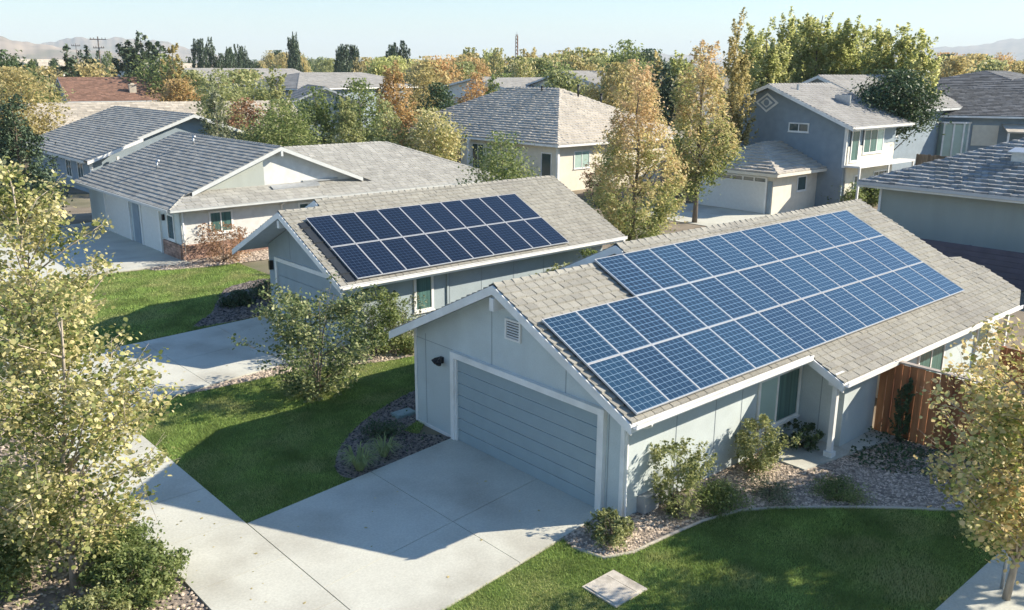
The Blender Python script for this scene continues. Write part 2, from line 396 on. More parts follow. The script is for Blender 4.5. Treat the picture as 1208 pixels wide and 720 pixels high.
def seams(mb, axis, c, out, spots, mat=1):
    """thin joints on a wall; spots: (a, z0, z1)"""
    for a, z0, z1 in spots:
        if axis == 'x': mb.box(min(c, c+out*.006), a-.009, z0, max(c, c+out*.006), a+.009, z1, mat)
        else: mb.box(a-.009, min(c, c+out*.006), z0, a+.009, max(c, c+out*.006), z1, mat)
SUN_E = 5.0; SKY_S = .092; SKY_AIR = 1.3; SKY_DUST = 0.1; SKY_OZONE = 7; EXPO = 1.2; HAZE = .00013
# ------------------------------------------------------------------ camera, sun, sky
cam_d = bpy.data.cameras.new('camera'); cam = bpy.data.objects.new('camera', cam_d); COL.objects.link(cam)
f_, pitch, roll, au, CH = 1037.66, .2622, .006, .8427, 9.285
F_ = Vector((math.cos(au), math.sin(au), 0)); R_ = Vector((math.sin(au), -math.cos(au), 0)); U_ = Vector((0, 0, 1))
fw = F_*math.cos(pitch)-U_*math.sin(pitch); up = F_*math.sin(pitch)+U_*math.cos(pitch)
rr = R_*math.cos(roll)+up*math.sin(roll); uu = up*math.cos(roll)-R_*math.sin(roll)
cam.matrix_world = Matrix(((rr.x, uu.x, -fw.x, 0), (rr.y, uu.y, -fw.y, 0), (rr.z, uu.z, -fw.z, CH), (0, 0, 0, 1)))
cam_d.sensor_width = 36; cam_d.sensor_fit = 'HORIZONTAL'; cam_d.lens = 36*f_/1208
cam_d.clip_start = .2; cam_d.clip_end = 20000
S.camera = cam
TO_SUN = Vector((1.55, -.95, 1.0)).normalized()
sd = bpy.data.lights.new('sun', 'SUN'); so = bpy.data.objects.new('sun', sd); COL.objects.link(so)
sd.energy = SUN_E; sd.angle = math.radians(.5); sd.color = (1, .895, .74)
so.rotation_euler = (-TO_SUN).to_track_quat('-Z', 'Y').to_euler()
W = bpy.data.worlds.new('World'); S.world = W; W.use_nodes = True
nt = W.node_tree; nt.nodes.clear()
sky = nd(nt, 'ShaderNodeTexSky', sky_type='NISHITA'); sky.sun_disc = False
sky.sun_elevation = math.asin(TO_SUN.z); sky.sun_rotation = math.atan2(TO_SUN.x, TO_SUN.y)
sky.altitude = 0; sky.air_density = SKY_AIR; sky.dust_density = SKY_DUST; sky.ozone_density = SKY_OZONE
bg = nd(nt, 'ShaderNodeBackground'); bg.inputs[1].default_value = SKY_S
wo = nd(nt, 'ShaderNodeOutputWorld'); nt.links.new(sky.outputs[0], bg.inputs[0]); nt.links.new(bg.outputs[0], wo.inputs[0])
S.view_settings.view_transform = 'Standard'; S.view_settings.look = 'None'; S.view_settings.exposure = EXPO; S.view_settings.gamma = 1
S.cycles.max_bounces = 6; S.cycles.transparent_max_bounces = 6; S.cycles.use_denoising = True
S.cycles.volume_bounces = 0; S.cycles.sample_clamp_indirect = 6

# ------------------------------------------------------------------ setting: ground
def sheet(name, poly, z, mat, kind='structure', label=None, cat=None):
    mb = MB(); mb.face([(x, y, z) for x, y in poly]); o = mb.build(name, mat); tag(o, label, cat, kind=kind); return o
g_ = MB(); g_.face([(-8000, -8000, 0), (12000, -8000, 0), (12000, 12000, 0), (-8000, 12000, 0)])
tag(g_.build('ground', K['soil']), kind='structure')
sheet('road', [(-9, -60), (.6, -60), (.6, 120), (-9, 120)], .004, K['asphalt'])
kb = MB(); kb.box(.6, -60, -.05, .95, 120, .13); tag(kb.build('kerb', K['kerb']), kind='structure')
def slabs(name, c, us, vs, z0=-.05, z1=.055, gap=.014):
    """concrete slabs on the quad c (4 corners), split at fractions us, vs"""
    mb = MB(); c = [np.array(p, float) for p in c]
    B = lambda u, v: c[0]*(1-u)*(1-v)+c[1]*u*(1-v)+c[2]*u*v+c[3]*(1-u)*v
    lu = np.linalg.norm(c[1]-c[0]); lv = np.linalg.norm(c[3]-c[0])
    for i in range(len(us)-1):
        for j in range(len(vs)-1):
            a, b, e, f = us[i]+(gap/2/lu if i else 0), us[i+1]-(gap/2/lu if i < len(us)-2 else 0), vs[j]+(gap/2/lv if j else 0), vs[j+1]-(gap/2/lv if j < len(vs)-2 else 0)
            P = [B(a, e), B(b, e), B(b, f), B(a, f)]
            mb.ext([(p[0], p[1], z0) for p in P], (0, 0, z1-z0))
    return tag(mb.build(name, K['concrete']), kind='structure')
DRV = [(6.94, 10.83), (12.97, 11.5), (12.97, 16.78), (6.94, 16.08)]
slabs('driveway', DRV, [0, .545, 1], [0, .4, 1])
DRVA = [(6.94, 24.25), (15.22, 25.4), (15.22, 30.75), (6.94, 30.1)]
slabs('driveway', DRVA, [0, .35, .68, 1], [0, .5, 1])
DRVC = [(6.94, 42.6), (16.22, 41.9), (16.22, 57), (6.94, 57)]
slabs('driveway', DRVC, [0, .5, 1], [0, .25, .5, .75, 1])
slabs('sidewalk', [(5.1, -30), (6.92, -30), (6.92, 78), (5.1, 78)], [0, 1], [i/56 for i in range(57)])
DRVR = [(6.94, -2), (24, -2), (24, 5.2), (6.94, 5.2)]
slabs('driveway', DRVR, [0, .3, .6, 1], [0, .5, 1])
PORCH = [(18.1, 9.75), (21.7, 9.2), (21.7, 11.05), (18.1, 11.05)]
slabs('porch_slab', PORCH, [0, .5, 1], [0, 1], z1=.07)
sheet('driveway_apron', [(44.5, 31), (51.6, 31), (51.6, 38.5), (44.5, 40)], .03, K['concrete'])

# garden beds and lawns
BED_L = smooth_poly([(12.95, 16.85), (11.4, 16.65), (9.95, 16.4), (9.62, 16.9), (10.1, 17.8), (11.0, 18.7), (12.2, 19.5), (14.3, 20.3), (17.5, 20.6), (24, 20.5), (24, 18.4), (13, 18.36)], 4)
BED_R = [(11.55, 11.4), (11.42, 10.9), (11.6, 10.25), (12.2, 10.02), (13.3, 9.97), (14.3, 9.88), (15.25, 9.62), (16.0, 9.15), (16.7, 8.55), (17.4, 7.95), (18.0, 7.4), (18.55, 6.8), (19.2, 6.2), (20.2, 5.5), (21.75, 5.3), (21.75, 9.9), (18.5, 11.1), (12.97, 11.04), (12.5, 11.45)]
BED_A = smooth_poly([(9.0, 24.4), (11.4, 24.2), (13.2, 24.0), (14.6, 23.3), (16.5, 22.9), (20, 22.8), (26, 22.9), (26, 24.6), (15.2, 24.6), (13.5, 25.05), (11.4, 24.8), (9.0, 24.5)], 3)
BED_AL = smooth_poly([(12.0, 30.95), (15.1, 31.0), (17, 32.5), (17.6, 36.2), (15.6, 36.0), (14.4, 34.4), (13.2, 32.4)], 4)
BED_C = smooth_poly([(14.2, 41.6), (16, 40.6), (20, 40.3), (25, 40.6), (25, 42.6), (16.3, 42.6)], 4)
STRIP = [(.95, -30), (5.08, -30), (5.08, 78), (.95, 78)]
LAWN_R = [(6.94, 10.83), (6.94, 5.2), (20.6, 5.2), (20.2, 5.5), (19.2, 6.2), (18.55, 6.8), (18.0, 7.4), (17.4, 7.95), (16.7, 8.55), (16.0, 9.15), (15.25, 9.62), (14.3, 9.88), (13.3, 9.97), (12.2, 10.02), (11.6, 10.25), (11.42, 10.9), (11.5, 11.3)]
LAWN_L = [(6.94, 16.08), (9.7, 16.38), (11.4, 16.7), (12.9, 18.0), (26, 18.4), (26, 24.4), (15.2, 24.5), (13.2, 25.0), (6.94, 24.2)]
LAWN_A = [(6.94, 30.2), (15.2, 30.9), (18, 31.4), (18, 41), (15.6, 41.6), (6.94, 42.5)]
for nm, p in (('lawn', LAWN_R), ('lawn', LAWN_L), ('lawn', LAWN_A)): sheet(nm, p, .018, K['lawn'])
for p in (BED_L, BED_R, BED_A, BED_AL, BED_C): sheet('garden_bed', p, .026, K['mulch'])
sheet('verge', STRIP, .012, K['mulch'])
def edging(pts, name='lawn_edging'):
    mb = MB(); mb.tube([(x, y, .03) for x, y in pts], [.04]*len(pts), 6); tag(mb.build(name, K['kerb'], smooth=True), kind='structure')
edging(BED_R[1:15])

def blades(name, poly, dens, holes, h=(.04, .085), w=.011, mat='blade'):
    P = scatter(poly, dens, holes); n = len(P)
    a = rng.uniform(0, 2*np.pi, n); hh = rng.uniform(h[0], h[1], n)*(.75+.5*np.sin(P[:, 0]*1.7+np.sin(P[:, 1]*1.3))*.5+.25*rng.random(n))
    ww = w*rng.uniform(.7, 1.4, n)
    lean = rng.normal(0, .45, (n, 2))*hh[:, None]
    V = np.zeros((n, 3, 3)); c, s = np.cos(a)*ww/2, np.sin(a)*ww/2
    V[:, 0, :2] = P-np.stack([c, s], 1); V[:, 1, :2] = P+np.stack([c, s], 1); V[:, 2, :2] = P+lean
    V[:, :2, 2] = .015; V[:, 2, 2] = .015+hh
    o = link(name, np_mesh(name, V, 3), [K[mat]]); return tag(o, kind='stuff')
LID = [(10.55, 9.85), (11.42, 9.85), (11.42, 9.0), (10.55, 9.0)]
tag(blades('grass', LAWN_R, 2600, [LID]), 'short mown grass of the lawn beside the gravel bed', 'grass')
tag(blades('grass', LAWN_L, 1900, [BED_L, BED_A, [(12.9, 18.3), (26, 18.3), (26, 11), (12.9, 11)]]), 'mown grass between the two solar roofed houses', 'grass')
tag(blades('grass', LAWN_A, 750, [BED_AL, BED_C], (.05, .1), .02), 'mown grass beyond the far driveway', 'grass')

def pebbles(name, poly, dens, size, mat, holes=(), label=None, z=.03):
    P = scatter(poly, dens, holes); n = len(P)
    base = np.array([(1, 0, 0), (0, 1, 0), (-1, 0, 0), (0, -1, 0), (0, 0, 1), (0, 0, -1)], float)
    tri = [(0, 1, 4), (1, 2, 4), (2, 3, 4), (3, 0, 4)]
    s = size*rng.uniform(.5, 1.5, n); V = base[None]*s[:, None, None]*np.array([1, 1, .6])*rng.uniform(.6, 1.3, (n, 6, 1))
    a = rng.uniform(0, 6.28, n); c, sn = np.cos(a), np.sin(a)
    X = V[:, :, 0]*c[:, None]-V[:, :, 1]*sn[:, None]; Y = V[:, :, 0]*sn[:, None]+V[:, :, 1]*c[:, None]
    V = np.stack([X+P[:, :1], Y+P[:, 1:], V[:, :, 2]+z], 2)
    me = bpy.data.meshes.new(name); me.vertices.add(n*6); me.vertices.foreach_set('co', V.astype(np.float32).ravel())
    T = (np.arange(n)[:, None, None]*6+np.array(tri)[None]).astype(np.int32).reshape(-1, 3)
    me.loops.add(T.size); me.loops.foreach_set('vertex_index', T.ravel()); me.polygons.add(len(T))
    me.polygons.foreach_set('loop_start', np.arange(0, T.size, 3, dtype=np.int32)); me.update(calc_edges=True)
    return tag(link(name, me, [K[mat]]), label, 'gravel', kind='stuff')
pebbles('gravel', BED_R, 520, .034, 'stone', [PORCH], 'pinkish grey gravel along the white side wall')
pebbles('gravel', BED_L, 380, .034, 'stoned', (), 'dark bark and gravel beside the blue grey garage')
pebbles('gravel', BED_A, 160, .05, 'stone', (), 'gravel strip along the second driveway')
pebbles('gravel', BED_AL, 130, .06, 'stoned', (), 'dark gravel bed left of the second garage')
pebbles('gravel', BED_C, 90, .07, 'stone', (), 'gravel under the bare shrub by the brick base')
pebbles('gravel', [(.95, 8), (5.08, 8), (5.08, 32), (.95, 32)], 120, .04, 'stone', (), 'gravel of the verge beside the sidewalk')

# ------------------------------------------------------------------ the solar roofed house in front
def panel_mesh(w, l, cells, fr=.014, t=.045):
    f = MB(); f.box(0, 0, -t, w, fr, 0); f.box(0, l-fr, -t, w, l, 0); f.box(0, fr, -t, fr, l-fr, 0); f.box(w-fr, fr, -t, w, l-fr, 0)
    c = MB(); c.box(fr+.001, fr+.001, -t+.01, w-fr-.001, l-fr-.001, -.006)
    co = c.build('solar_panel', cells); fo = f.build('panel_frame', K['alu'], co)
    return co
def array(root, proto, x0, y0, z0, m, spots, w, l, gap=.008):
    ang = math.atan(m); ca, sa = math.cos(ang), math.sin(ang); first = True
    bx, by, bz = root.location
    for i, j in spots:
        o = proto if first else copy_tree(proto)
        first = False; o.parent = root
        s = j*(l+gap*2.2); o.location = (x0+i*(w+gap)-bx, y0+s*ca-by, z0+s*sa-bz); o.rotation_euler = (ang, 0, 0)
m = .484
H1 = thing('solar_house', (12.96, 14.7, 0), 'nearest blue grey bungalow with three rows of blue solar panels on its roof', 'house')
o1 = tuple(H1.location)
ZR = 4.585; YR = 14.66; YR2 = 15.17; ZR2 = 4.832
w = MB(o1)
rf = lambda y: ZR-m*abs(y-YR)-.15
wallprism(w, [(11.06, -.05), (18.36, -.05), (18.36, rf(18.36)), (YR, ZR-.15), (11.06, rf(11.06))], 'x', 12.96, 17.5)
rf2 = lambda y: ZR2-m*abs(y-YR2)-.15
wallprism(w, [(11.063, -.05), (19.2, -.05), (19.2, rf2(19.2)), (YR2, ZR2-.15), (11.063, rf2(11.063))], 'x', 17.5, 29.6)
w.box(19.95, 9.87, -.05, 21.65, 11.06, 2.12); w.box(24.2, 10.3, -.05, 31.0, 11.05, 2.1)
seams(w, 'x', 12.96, -1, [(17.93, 0, 2.6), (15.25, 2.42, 4.1), (12.75, 2.42, 3.4), (11.45, 0, 2.6)])
w.box(12.953, 16.78, 2.42, 12.957, 18.34, 2.435, 1)
seams(w, 'y', 11.06, -1, [(14.75, .1, 2.6), (16.2, .1, 2.6), (17.25, .1, 2.6)])
seams(w, 'x', 19.95, -1, [(10.5, .1, 2.2)])
w.build('wall', [K['paint'], K['seam']], H1)
for y in (11.05, 18.37): cb = MB(o1); cb.box(12.935, y-.05, 0, 12.985, y+.05, rf(11.06)-.02); cb.build('corner_board', K['white'], H1)
cb = MB(o1); cb.box(12.93, 16.8, .0, 12.95, 18.3, .09); cb.build('skirting', K['white'], H1)
sl = MB(o1); tb = sl
slope(tb, sl, [(12.5, 10.46), (17.18, 10.46), (17.18, YR), (12.5, YR)], (12.5, YR, ZR), (0, -1), m)
slope(tb, sl, [(12.5, YR+.003), (17.9, YR+.003), (17.9, 18.87), (12.5, 18.87)], (12.5, YR+.003, ZR), (0, 1), m)
slope(tb, sl, [(17.18, 10.46), (30.2, 10.46), (30.2, YR2), (17.18, YR2)], (17.18, YR2, ZR2), (0, -1), m)
slope(tb, sl, [(19.1, 9.5), (30.2, 9.5), (30.2, 10.458), (19.1, 10.458)], (17.18, YR2, ZR2), (0, -1), m)
slope(tb, sl, [(30.203, 9.5), (31.4, 9.9), (31.4, 11.1), (30.9, 11.75), (30.203, 11.9)], (17.18, YR2, ZR2), (0, -1), m)
slope(tb, sl, [(17.18, YR2+.003), (30.2, YR2+.003), (30.2, 19.9), (17.18, 19.9)], (17.18, YR2+.003, ZR2), (0, 1), m)
caps(tb, (12.5, YR, ZR), (17.3, YR, ZR)); caps(tb, (17.18, YR2, ZR2), (30.2, YR2, ZR2))
roof = sl.build('roof', [K['shingle'], K['drip'], K['soffit']], H1)
e = .004
def gable_rakes(fb, x, yr, zr, yl_, yh_, m, nrm=(-1, 0, 0)):
    rake(fb, (x-e, yr, zr), (x-e, yl_, zr-m*abs(yl_-yr)), nrm); rake(fb, (x-e, yr, zr), (x-e, yh_, zr-m*abs(yh_-yr)), nrm)
fb = MB(o1); gable_rakes(fb, 12.5, YR, ZR, 10.44, 18.89, m); fb.build('barge_board', K['white'], H1)
fb = MB(o1); gable_rakes(fb, 17.18, YR2, ZR2, 14.9, 19.92, m); fb.build('barge_board', K['white'], H1)
fb = MB(o1); rake(fb, (19.1-e, 10.7, ZR2-m*(YR2-10.7)), (19.1-e, 9.48, ZR2-m*(YR2-9.48)), (-1, 0, 0)); fb.build('barge_board', K['white'], H1)
for bx_ in ((12.44, YR-.07, 3.98, 12.9, YR+.07, 4.28), (17.1, YR2-.06, 4.3, 17.5, YR2+.06, 4.5), (19.12, 9.72, 2.0, 19.5, 9.84, 2.24)):
    fb = MB(o1); fb.box(*bx_); fb.build('beam_end', K['white'], H1)
ze = ZR-m*(YR-10.46)
fb = MB(o1); fb.ext([(12.5, 10.44, ze-.02), (19.1, 10.44, ze-.02), (19.1, 10.44, ze-.2), (12.5, 10.44, ze-.2)], (0, .03, 0)); fb.build('fascia', K['white'], H1); fb = MB(o1)
ze2 = ZR2-m*(YR2-9.5)
fb.ext([(19.1, 9.48, ze2-.02), (30.2, 9.48, ze2-.02), (30.2, 9.48, ze2-.17), (19.1, 9.48, ze2-.17)], (0, .03, 0))
fb.build('fascia', K['white'], H1)
gt = MB(o1); gutter(gt, (12.5, 10.436, ze), (19.08, 10.436, ze), (0, -1, 0)); gt.build('gutter', K['white'], H1); gt = MB(o1); gutter(gt, (19.1, 9.476, ze2), (30.2, 9.476, ze2), (0, -1, 0), .085); gt.build('gutter', K['white'], H1)
dp = MB(o1); dp.tube([(13.02, 10.38, ze-.1), (13.02, 10.4, ze-.17), (13.02, 10.95, ze-.42), (13.02, 11.0, ze-.6), (13.02, 11.0, .1), (13.0, 10.85, .05)], [.045]*6, 8)
dp.build('downspout', K['white'], H1, True)
# garage door
GD = MB(o1); n_ = 7; za, zb = .05, 2.27
for i in range(n_):
    a, b = za+(zb-za)*i/n_, za+(zb-za)*(i+1)/n_-.014
    GD.ext([(12.958, 11.66, a), (12.93, 11.66, a+.012), (12.93, 11.66, b-.012), (12.958, 11.66, b)], (0, 4.95, 0))
gd = GD.build('garage_door', K['doorpaint'], H1)
sg = MB(o1); sg.box(12.9, 11.66, .0, 12.958, 16.61, .048); sg.build('bottom_seal', K['drip'], gd)
tr = MB(o1)
tr.box(12.84, 16.61, 0, 12.958, 16.75, 2.42); tr.box(12.84, 11.51, 0, 12.958, 11.66, 2.42); tr.box(12.84, 11.66, 2.27, 12.958, 16.61, 2.42)
tr.box(12.88, 16.55, 0, 12.955, 16.609, 2.269); tr.box(12.88, 11.661, 0, 12.955, 11.72, 2.269)
tr.build('door_trim', K['white'], H1)
# gable vent
vf = MB(o1); y0, y1, z0, z1 = 14.2, 14.74, 3.24, 3.7
y0, y1 = 14.2, 14.74; z0, z1 = 3.22, 3.72
for a, b, c, d in ((y0, z0, y1, z0+.05), (y0, z1-.05, y1, z1), (y0, z0+.05, y0+.05, z1-.05), (y1-.05, z0+.05, y1, z1-.05)): vf.box(12.91, a, b, 12.957, c, d)
vo = vf.build('gable_vent', K['white'], H1); vl = MB(o1)
vl.box(12.945, y0+.052, z0+.052, 12.954, y1-.052, z1-.052, 1)
for i in range(6):
    z = z0+.07+i*(z1-z0-.12)/6; vl.ext([(12.92, y0+.052, z), (12.943, y0+.052, z+.02), (12.943, y0+.052, z+.03), (12.92, y0+.052, z+.014)], (0, y1-y0-.104, 0), 0)
vl.build('louvre', [K['white'], K['black']], vo)
lm = MB(o1); lm.box(12.9, 17.15, 1.98, 12.957, 17.27, 2.14); lm.tube([(12.9, 17.2, 2.1), (12.8, 17.14, 2.06), (12.74, 17.1, 2.0)], [.05, .065, .08], 8); lm.tube([(12.9, 17.22, 2.1), (12.82, 17.3, 2.06), (12.76, 17.34, 2.0)], [.05, .065, .08], 8)
lm.build('wall_light', K['black'], H1)
wn = window(H1, 'y', 11.06, 17.9, 19.82, .62, 2.02, -1, .08, (.45,), panes=['paleglass', 'curtain'])
window(H1, 'y', 10.3, 25.0, 26.8, .35, 1.95, -1, .08, (.5,), pane='curtain')
window(H1, 'y', 10.3, 29.2, 30.2, .6, 1.9, -1, .08, (), pane='glass')
po = MB(o1); po.box(19.2, 9.7, .07, 19.32, 9.82, 2.02); po.box(19.15, 9.65, .07, 19.37, 9.87, .2); po.box(19.12, 9.62, 1.93, 19.4, 9.9, 2.03); po.build('porch_post', K['white'], H1)
po = MB(o1); po.box(30.0, 9.7, .0, 30.12, 9.82, 2.0); po.build('porch_post', K['white'], H1)
ub = MB(o1); ub.box(13.5, 10.85, .05, 14.0, 11.057, .42); ub.build('utility_box', K['utility'], H1); ub = MB(o1); ub.box(14.15, 10.9, .05, 14.45, 11.057, .5); ub.build('utility_box', K['utility'], H1)
# rails, panels
rl = MB(o1); yA, zA = 10.5, ZR-m*(YR-10.5)+.13
ca, sa = math.cos(math.atan(m)), math.sin(math.atan(m)); PW1, PL1 = 1.032, 1.53
for j in range(3):
    for t in (.25, .75):
        s = (j+t)*(PL1+.026); y, z = yA+s*ca, zA+s*sa-.06
        rl.box(12.72 if j < 2 else 15.9, y-.02, z-.05, 28.4, y+.02, z-.002)
rl.build('mounting_rail', K['drip'], H1)
pp = panel_mesh(PW1, PL1, K['cells'])
array(H1, pp, 12.70, yA, zA, m, [(i, j) for j in (0, 1) for i in range(15)]+[(i, 2) for i in range(3, 15)], PW1, PL1)

# ------------------------------------------------------------------ the second solar roofed house
H2 = thing('solar_house', (15.2, 27.95, 0), 'blue grey bungalow with two rows of navy solar panels, behind the nearest house', 'house')
o2 = tuple(H2.location); YA, ZA = 27.93, 4.46; YA2, ZA2 = 28.35, 4.663
w = MB(o2); r2 = lambda y, a=YA, b=ZA: b-m*abs(y-a)-.15
wallprism(w, [(24.6, -.05), (31.25, -.05), (31.25, r2(31.25)), (YA, ZA-.15), (24.6, r2(24.6))], 'x', 15.2, 16.4)
wallprism(w, [(24.603, -.05), (32.0, -.05), (32.0, r2(32., YA2, ZA2)), (YA2, ZA2-.15), (24.603, r2(24.603, YA2, ZA2))], 'x', 16.4, 27.0)
seams(w, 'y', 24.6, -1, [(16.3, .1, 2.7), (18.9, .1, 2.2), (20.4, .1, 2.2), (22., .1, 2.2), (23.6, .1, 2.2)]); seams(w, 'x', 15.2, -1, [(29.5, 2.4, 3.7), (27, 2.4, 3.7)])
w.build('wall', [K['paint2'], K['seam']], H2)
sl = MB(o2); tb = sl
slope(tb, sl, [(14.05, 23.98), (15.7, 23.98), (15.7, YA), (14.05, YA)], (14.05, YA, ZA), (0, -1), m)
slope(tb, sl, [(14.05, YA+.003), (16.6, YA+.003), (16.6, 31.85), (14.05, 31.85)], (14.05, YA+.003, ZA), (0, 1), m)
slope(tb, sl, [(15.7, 23.98), (27.7, 23.98), (27.7, YA2), (15.7, YA2)], (15.7, YA2, ZA2), (0, -1), m)
slope(tb, sl, [(15.7, YA2+.003), (27.7, YA2+.003), (27.7, 32.7), (15.7, 32.7)], (15.7, YA2+.003, ZA2), (0, 1), m)
caps(tb, (14.05, YA, ZA), (15.9, YA, ZA)); caps(tb, (15.7, YA2, ZA2), (27.7, YA2, ZA2))
roof = sl.build('roof', [K['shingle'], K['drip'], K['soffit']], H2)
fb = MB(o2); gable_rakes(fb, 14.05, YA, ZA, 23.96, 31.87, m); gable_rakes(fb, 15.7, YA2, ZA2, 28.1, 32.72, m)
zeA = ZA-m*(YA-23.98); fb.ext([(14.05, 23.96, zeA-.02), (27.7, 23.96, zeA-.02), (27.7, 23.96, zeA-.2), (14.05, 23.96, zeA-.2)], (0, .03, 0))
fb.box(14.0, YA-.07, 3.9, 14.6, YA+.07, 4.15); fb.build('fascia', K['white'], H2)
gt = MB(o2); gutter(gt, (14.05, 23.956, zeA), (27.7, 23.956, zeA), (0, -1, 0)); gt.build('gutter', K['white'], H2)
GD = MB(o2); n_ = 4
for i in range(n_):
    a, b = .05+2.1*i/n_, .05+2.1*(i+1)/n_-.02; GD.box(15.17, 25.85, a, 15.197, 30.5, b)
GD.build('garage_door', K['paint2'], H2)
tr = MB(o2); tr.box(15.12, 30.5, 0, 15.198, 30.66, 2.3); tr.box(15.12, 25.69, 0, 15.198, 25.85, 2.3); tr.box(15.12, 25.85, 2.15, 15.198, 30.5, 2.3); tr.build('door_trim', K['white'], H2)
lm = MB(o2); lm.box(15.05, 30.9, 1.75, 15.197, 31.02, 2.1); lm.build('wall_light', K['black'], H2)
window(H2, 'y', 24.6, 17.3, 18.15, .95, 2.3, -1, .1, pane='curtain')
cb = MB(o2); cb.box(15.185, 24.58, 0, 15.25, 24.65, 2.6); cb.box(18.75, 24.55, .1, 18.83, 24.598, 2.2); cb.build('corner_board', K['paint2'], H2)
pp = panel_mesh(.955, 1.78, K['cellsd'], .015)
array(H2, pp, 14.72, 24.02, zeA+.16, m, [(i, j) for j in (0, 1) for i in range(10)], .955, 1.78, .016)
rl = MB(o2)
for s in (.45, 1.35, 2.25, 3.15): rl.box(14.3, 24.02+s*ca-.02, zeA+.16+s*sa-.11, 24.4, 24.02+s*ca+.02, zeA+.16+s*sa-.055)
rl.build('mounting_rail', K['drip'], H2)
sk = MB(o2); za_ = zeA+.04
sk.ext([(14.36, 24.05, za_+.02), (14.7, 24.05, za_+.02), (14.7, 24.05+3.45*ca, za_+.02+3.45*sa), (14.36, 24.05+3.45*ca, za_+.02+3.45*sa)], (0, 0, .03)); sk.build('array_flashing', K['drip'], H2)
# ------------------------------------------------------------------ grey house with three garage doors (left)
H3 = thing('garage_house', (16.2, 46, 0), 'grey shingled house with white garage doors and brick base left of the solar roofs', 'house')
o3 = tuple(H3.location); mc = .40
zl = lambda x: 2.65+mc*(x-15.5)
w = MB(o3)
w.box(16.2, 42.62, -.05, 28.0, 56.5, 2.62)
wallprism(w, [(16.4, 2.62), (27.7, 2.62), (27.7, zl(22.06)-mc*(27.7-22.06)-.15), (22.06, zl(22.06)-.15), (16.4, zl(16.4)-.15)], 'y', 43.52, 56)
w.box(28.003, 42.62, -.05, 36.4, 52.4, 2.6)
w.build('wall', K['stucco'], H3)
w = MB(o3); w.box(16.17, 42.62, .85, 16.198, 56.5, 2.5); w.box(16.17, 44.95, 0, 16.198, 56.5, .848); w.build('front_wall', K['paint'], H3)
sl = MB(o3)
kw = dict(expo=.30, tabw=.42, lift=.03)
zr3 = zl(22.06)
slope(sl, sl, [(15.5, 43.1), (22.06, 43.1), (22.06, 57), (15.5, 57)], (15.5, 43, 2.65), (-1, 0), mc, **kw)
slope(sl, sl, [(15.5, 42), (16.6, 43.097), (15.5, 43.097)], (15.5, 43, 2.65), (-1, 0), mc, **kw)
slope(sl, sl, [(22.063, 43.1), (28.6, 43.1), (28.6, 57), (22.063, 57)], (22.063, 43, zr3), (1, 0), mc, **kw)
slope(sl, sl, [(15.503, 42), (24, 42), (24, 43.5), (17.0, 43.5)], (15.5, 42, 2.65), (0, -1), mc, **kw)
slope(sl, sl, [(24.003, 42), (37, 42), (31.5, 47.5), (24.003, 47.5)], (24, 42, 2.6), (0, -1), mc, **kw)
slope(sl, sl, [(24.003, 47.503), (31.5, 47.503), (37, 53), (24.003, 53)], (24, 47.5, 2.6+mc*5.5), (0, 1), mc, **kw)
slope(sl, sl, [(37.003, 42), (37.003, 53), (31.503, 47.5)], (31.503, 47.5, 2.6+mc*5.5), (1, 0), mc, **kw)
caps(sl, (37, 42, 2.6), (31.5, 47.5, 2.6+mc*5.5), .14, .35, .035, .2)
caps(sl, (22.06, 43.1, zr3), (22.06, 57, zr3)); caps(sl, (24.5, 47.5, 2.6+mc*5.5), (31.5, 47.5, 2.6+mc*5.5))
caps(sl, (15.5, 42, 2.66), (16.9, 43.4, 3.2), .1)
roof = sl.build('roof', [K['shinglec'], K['drip'], K['soffit']], H3)
for x, y in ((18.2, 50.5), (21.0, 52)):
    vm = MB(o3); z = zl(x); vm.tube([(x, y, z-.05), (x, y, z+.45)], [.06, .06], 8); vm.tube([(x, y, z+.42), (x+.16, y, z+.46)], [.1, .07], 8); vm.build('roof_vent', K['steel'], roof, True)
sk = MB(o3); sk.ext([(21.4, 42.95, 3.06), (24.2, 42.95, 3.06), (24.2, 43.3, 3.2), (21.4, 43.3, 3.2)], (0, 0, .06)); sk.build('flashing', K['steel'], roof); sk = MB(o3); sk.ext([(23.4, 43.4, 3.25), (25.6, 43.4, 3.25), (25.6, 43.65, 3.35), (23.4, 43.65, 3.35)], (0, 0, .06)); sk.build('flashing', K['steel'], roof)
fb = MB(o3)
rake(fb, (22.06, 43.096, zr3), (17.1, 43.096, zl(17.1)), (0, -1, 0), .2); rake(fb, (22.06, 43.096, zr3), (27.0, 43.096, zr3-mc*4.94), (0, -1, 0), .2)
fb.box(22.0, 43.0, zr3-.5, 22.12, 43.4, zr3-.24)
fb.ext([(15.503, 41.99, 2.63), (24, 41.99, 2.63), (24, 41.99, 2.5), (15.503, 41.99, 2.5)], (0, .03, 0)); fb.ext([(24.0, 41.99, 2.58), (37, 41.99, 2.58), (37, 41.99, 2.44), (24, 41.99, 2.44)], (0, .03, 0))
fb.ext([(15.49, 42, 2.62), (15.49, 57, 2.62), (15.49, 57, 2.48), (15.49, 42, 2.48)], (.03, 0, 0))
fb.build('fascia', K['trim2'], H3)
gt = MB(o3); gutter(gt, (15.5, 41.986, 2.65), (24, 41.986, 2.65), (0, -1, 0)); gutter(gt, (24.02, 41.986, 2.6), (37, 41.986, 2.6), (0, -1, 0)); gutter(gt, (15.486, 57, 2.65), (15.486, 42, 2.65), (-1, 0, 0)); gt.build('gutter', K['trim2'], H3)
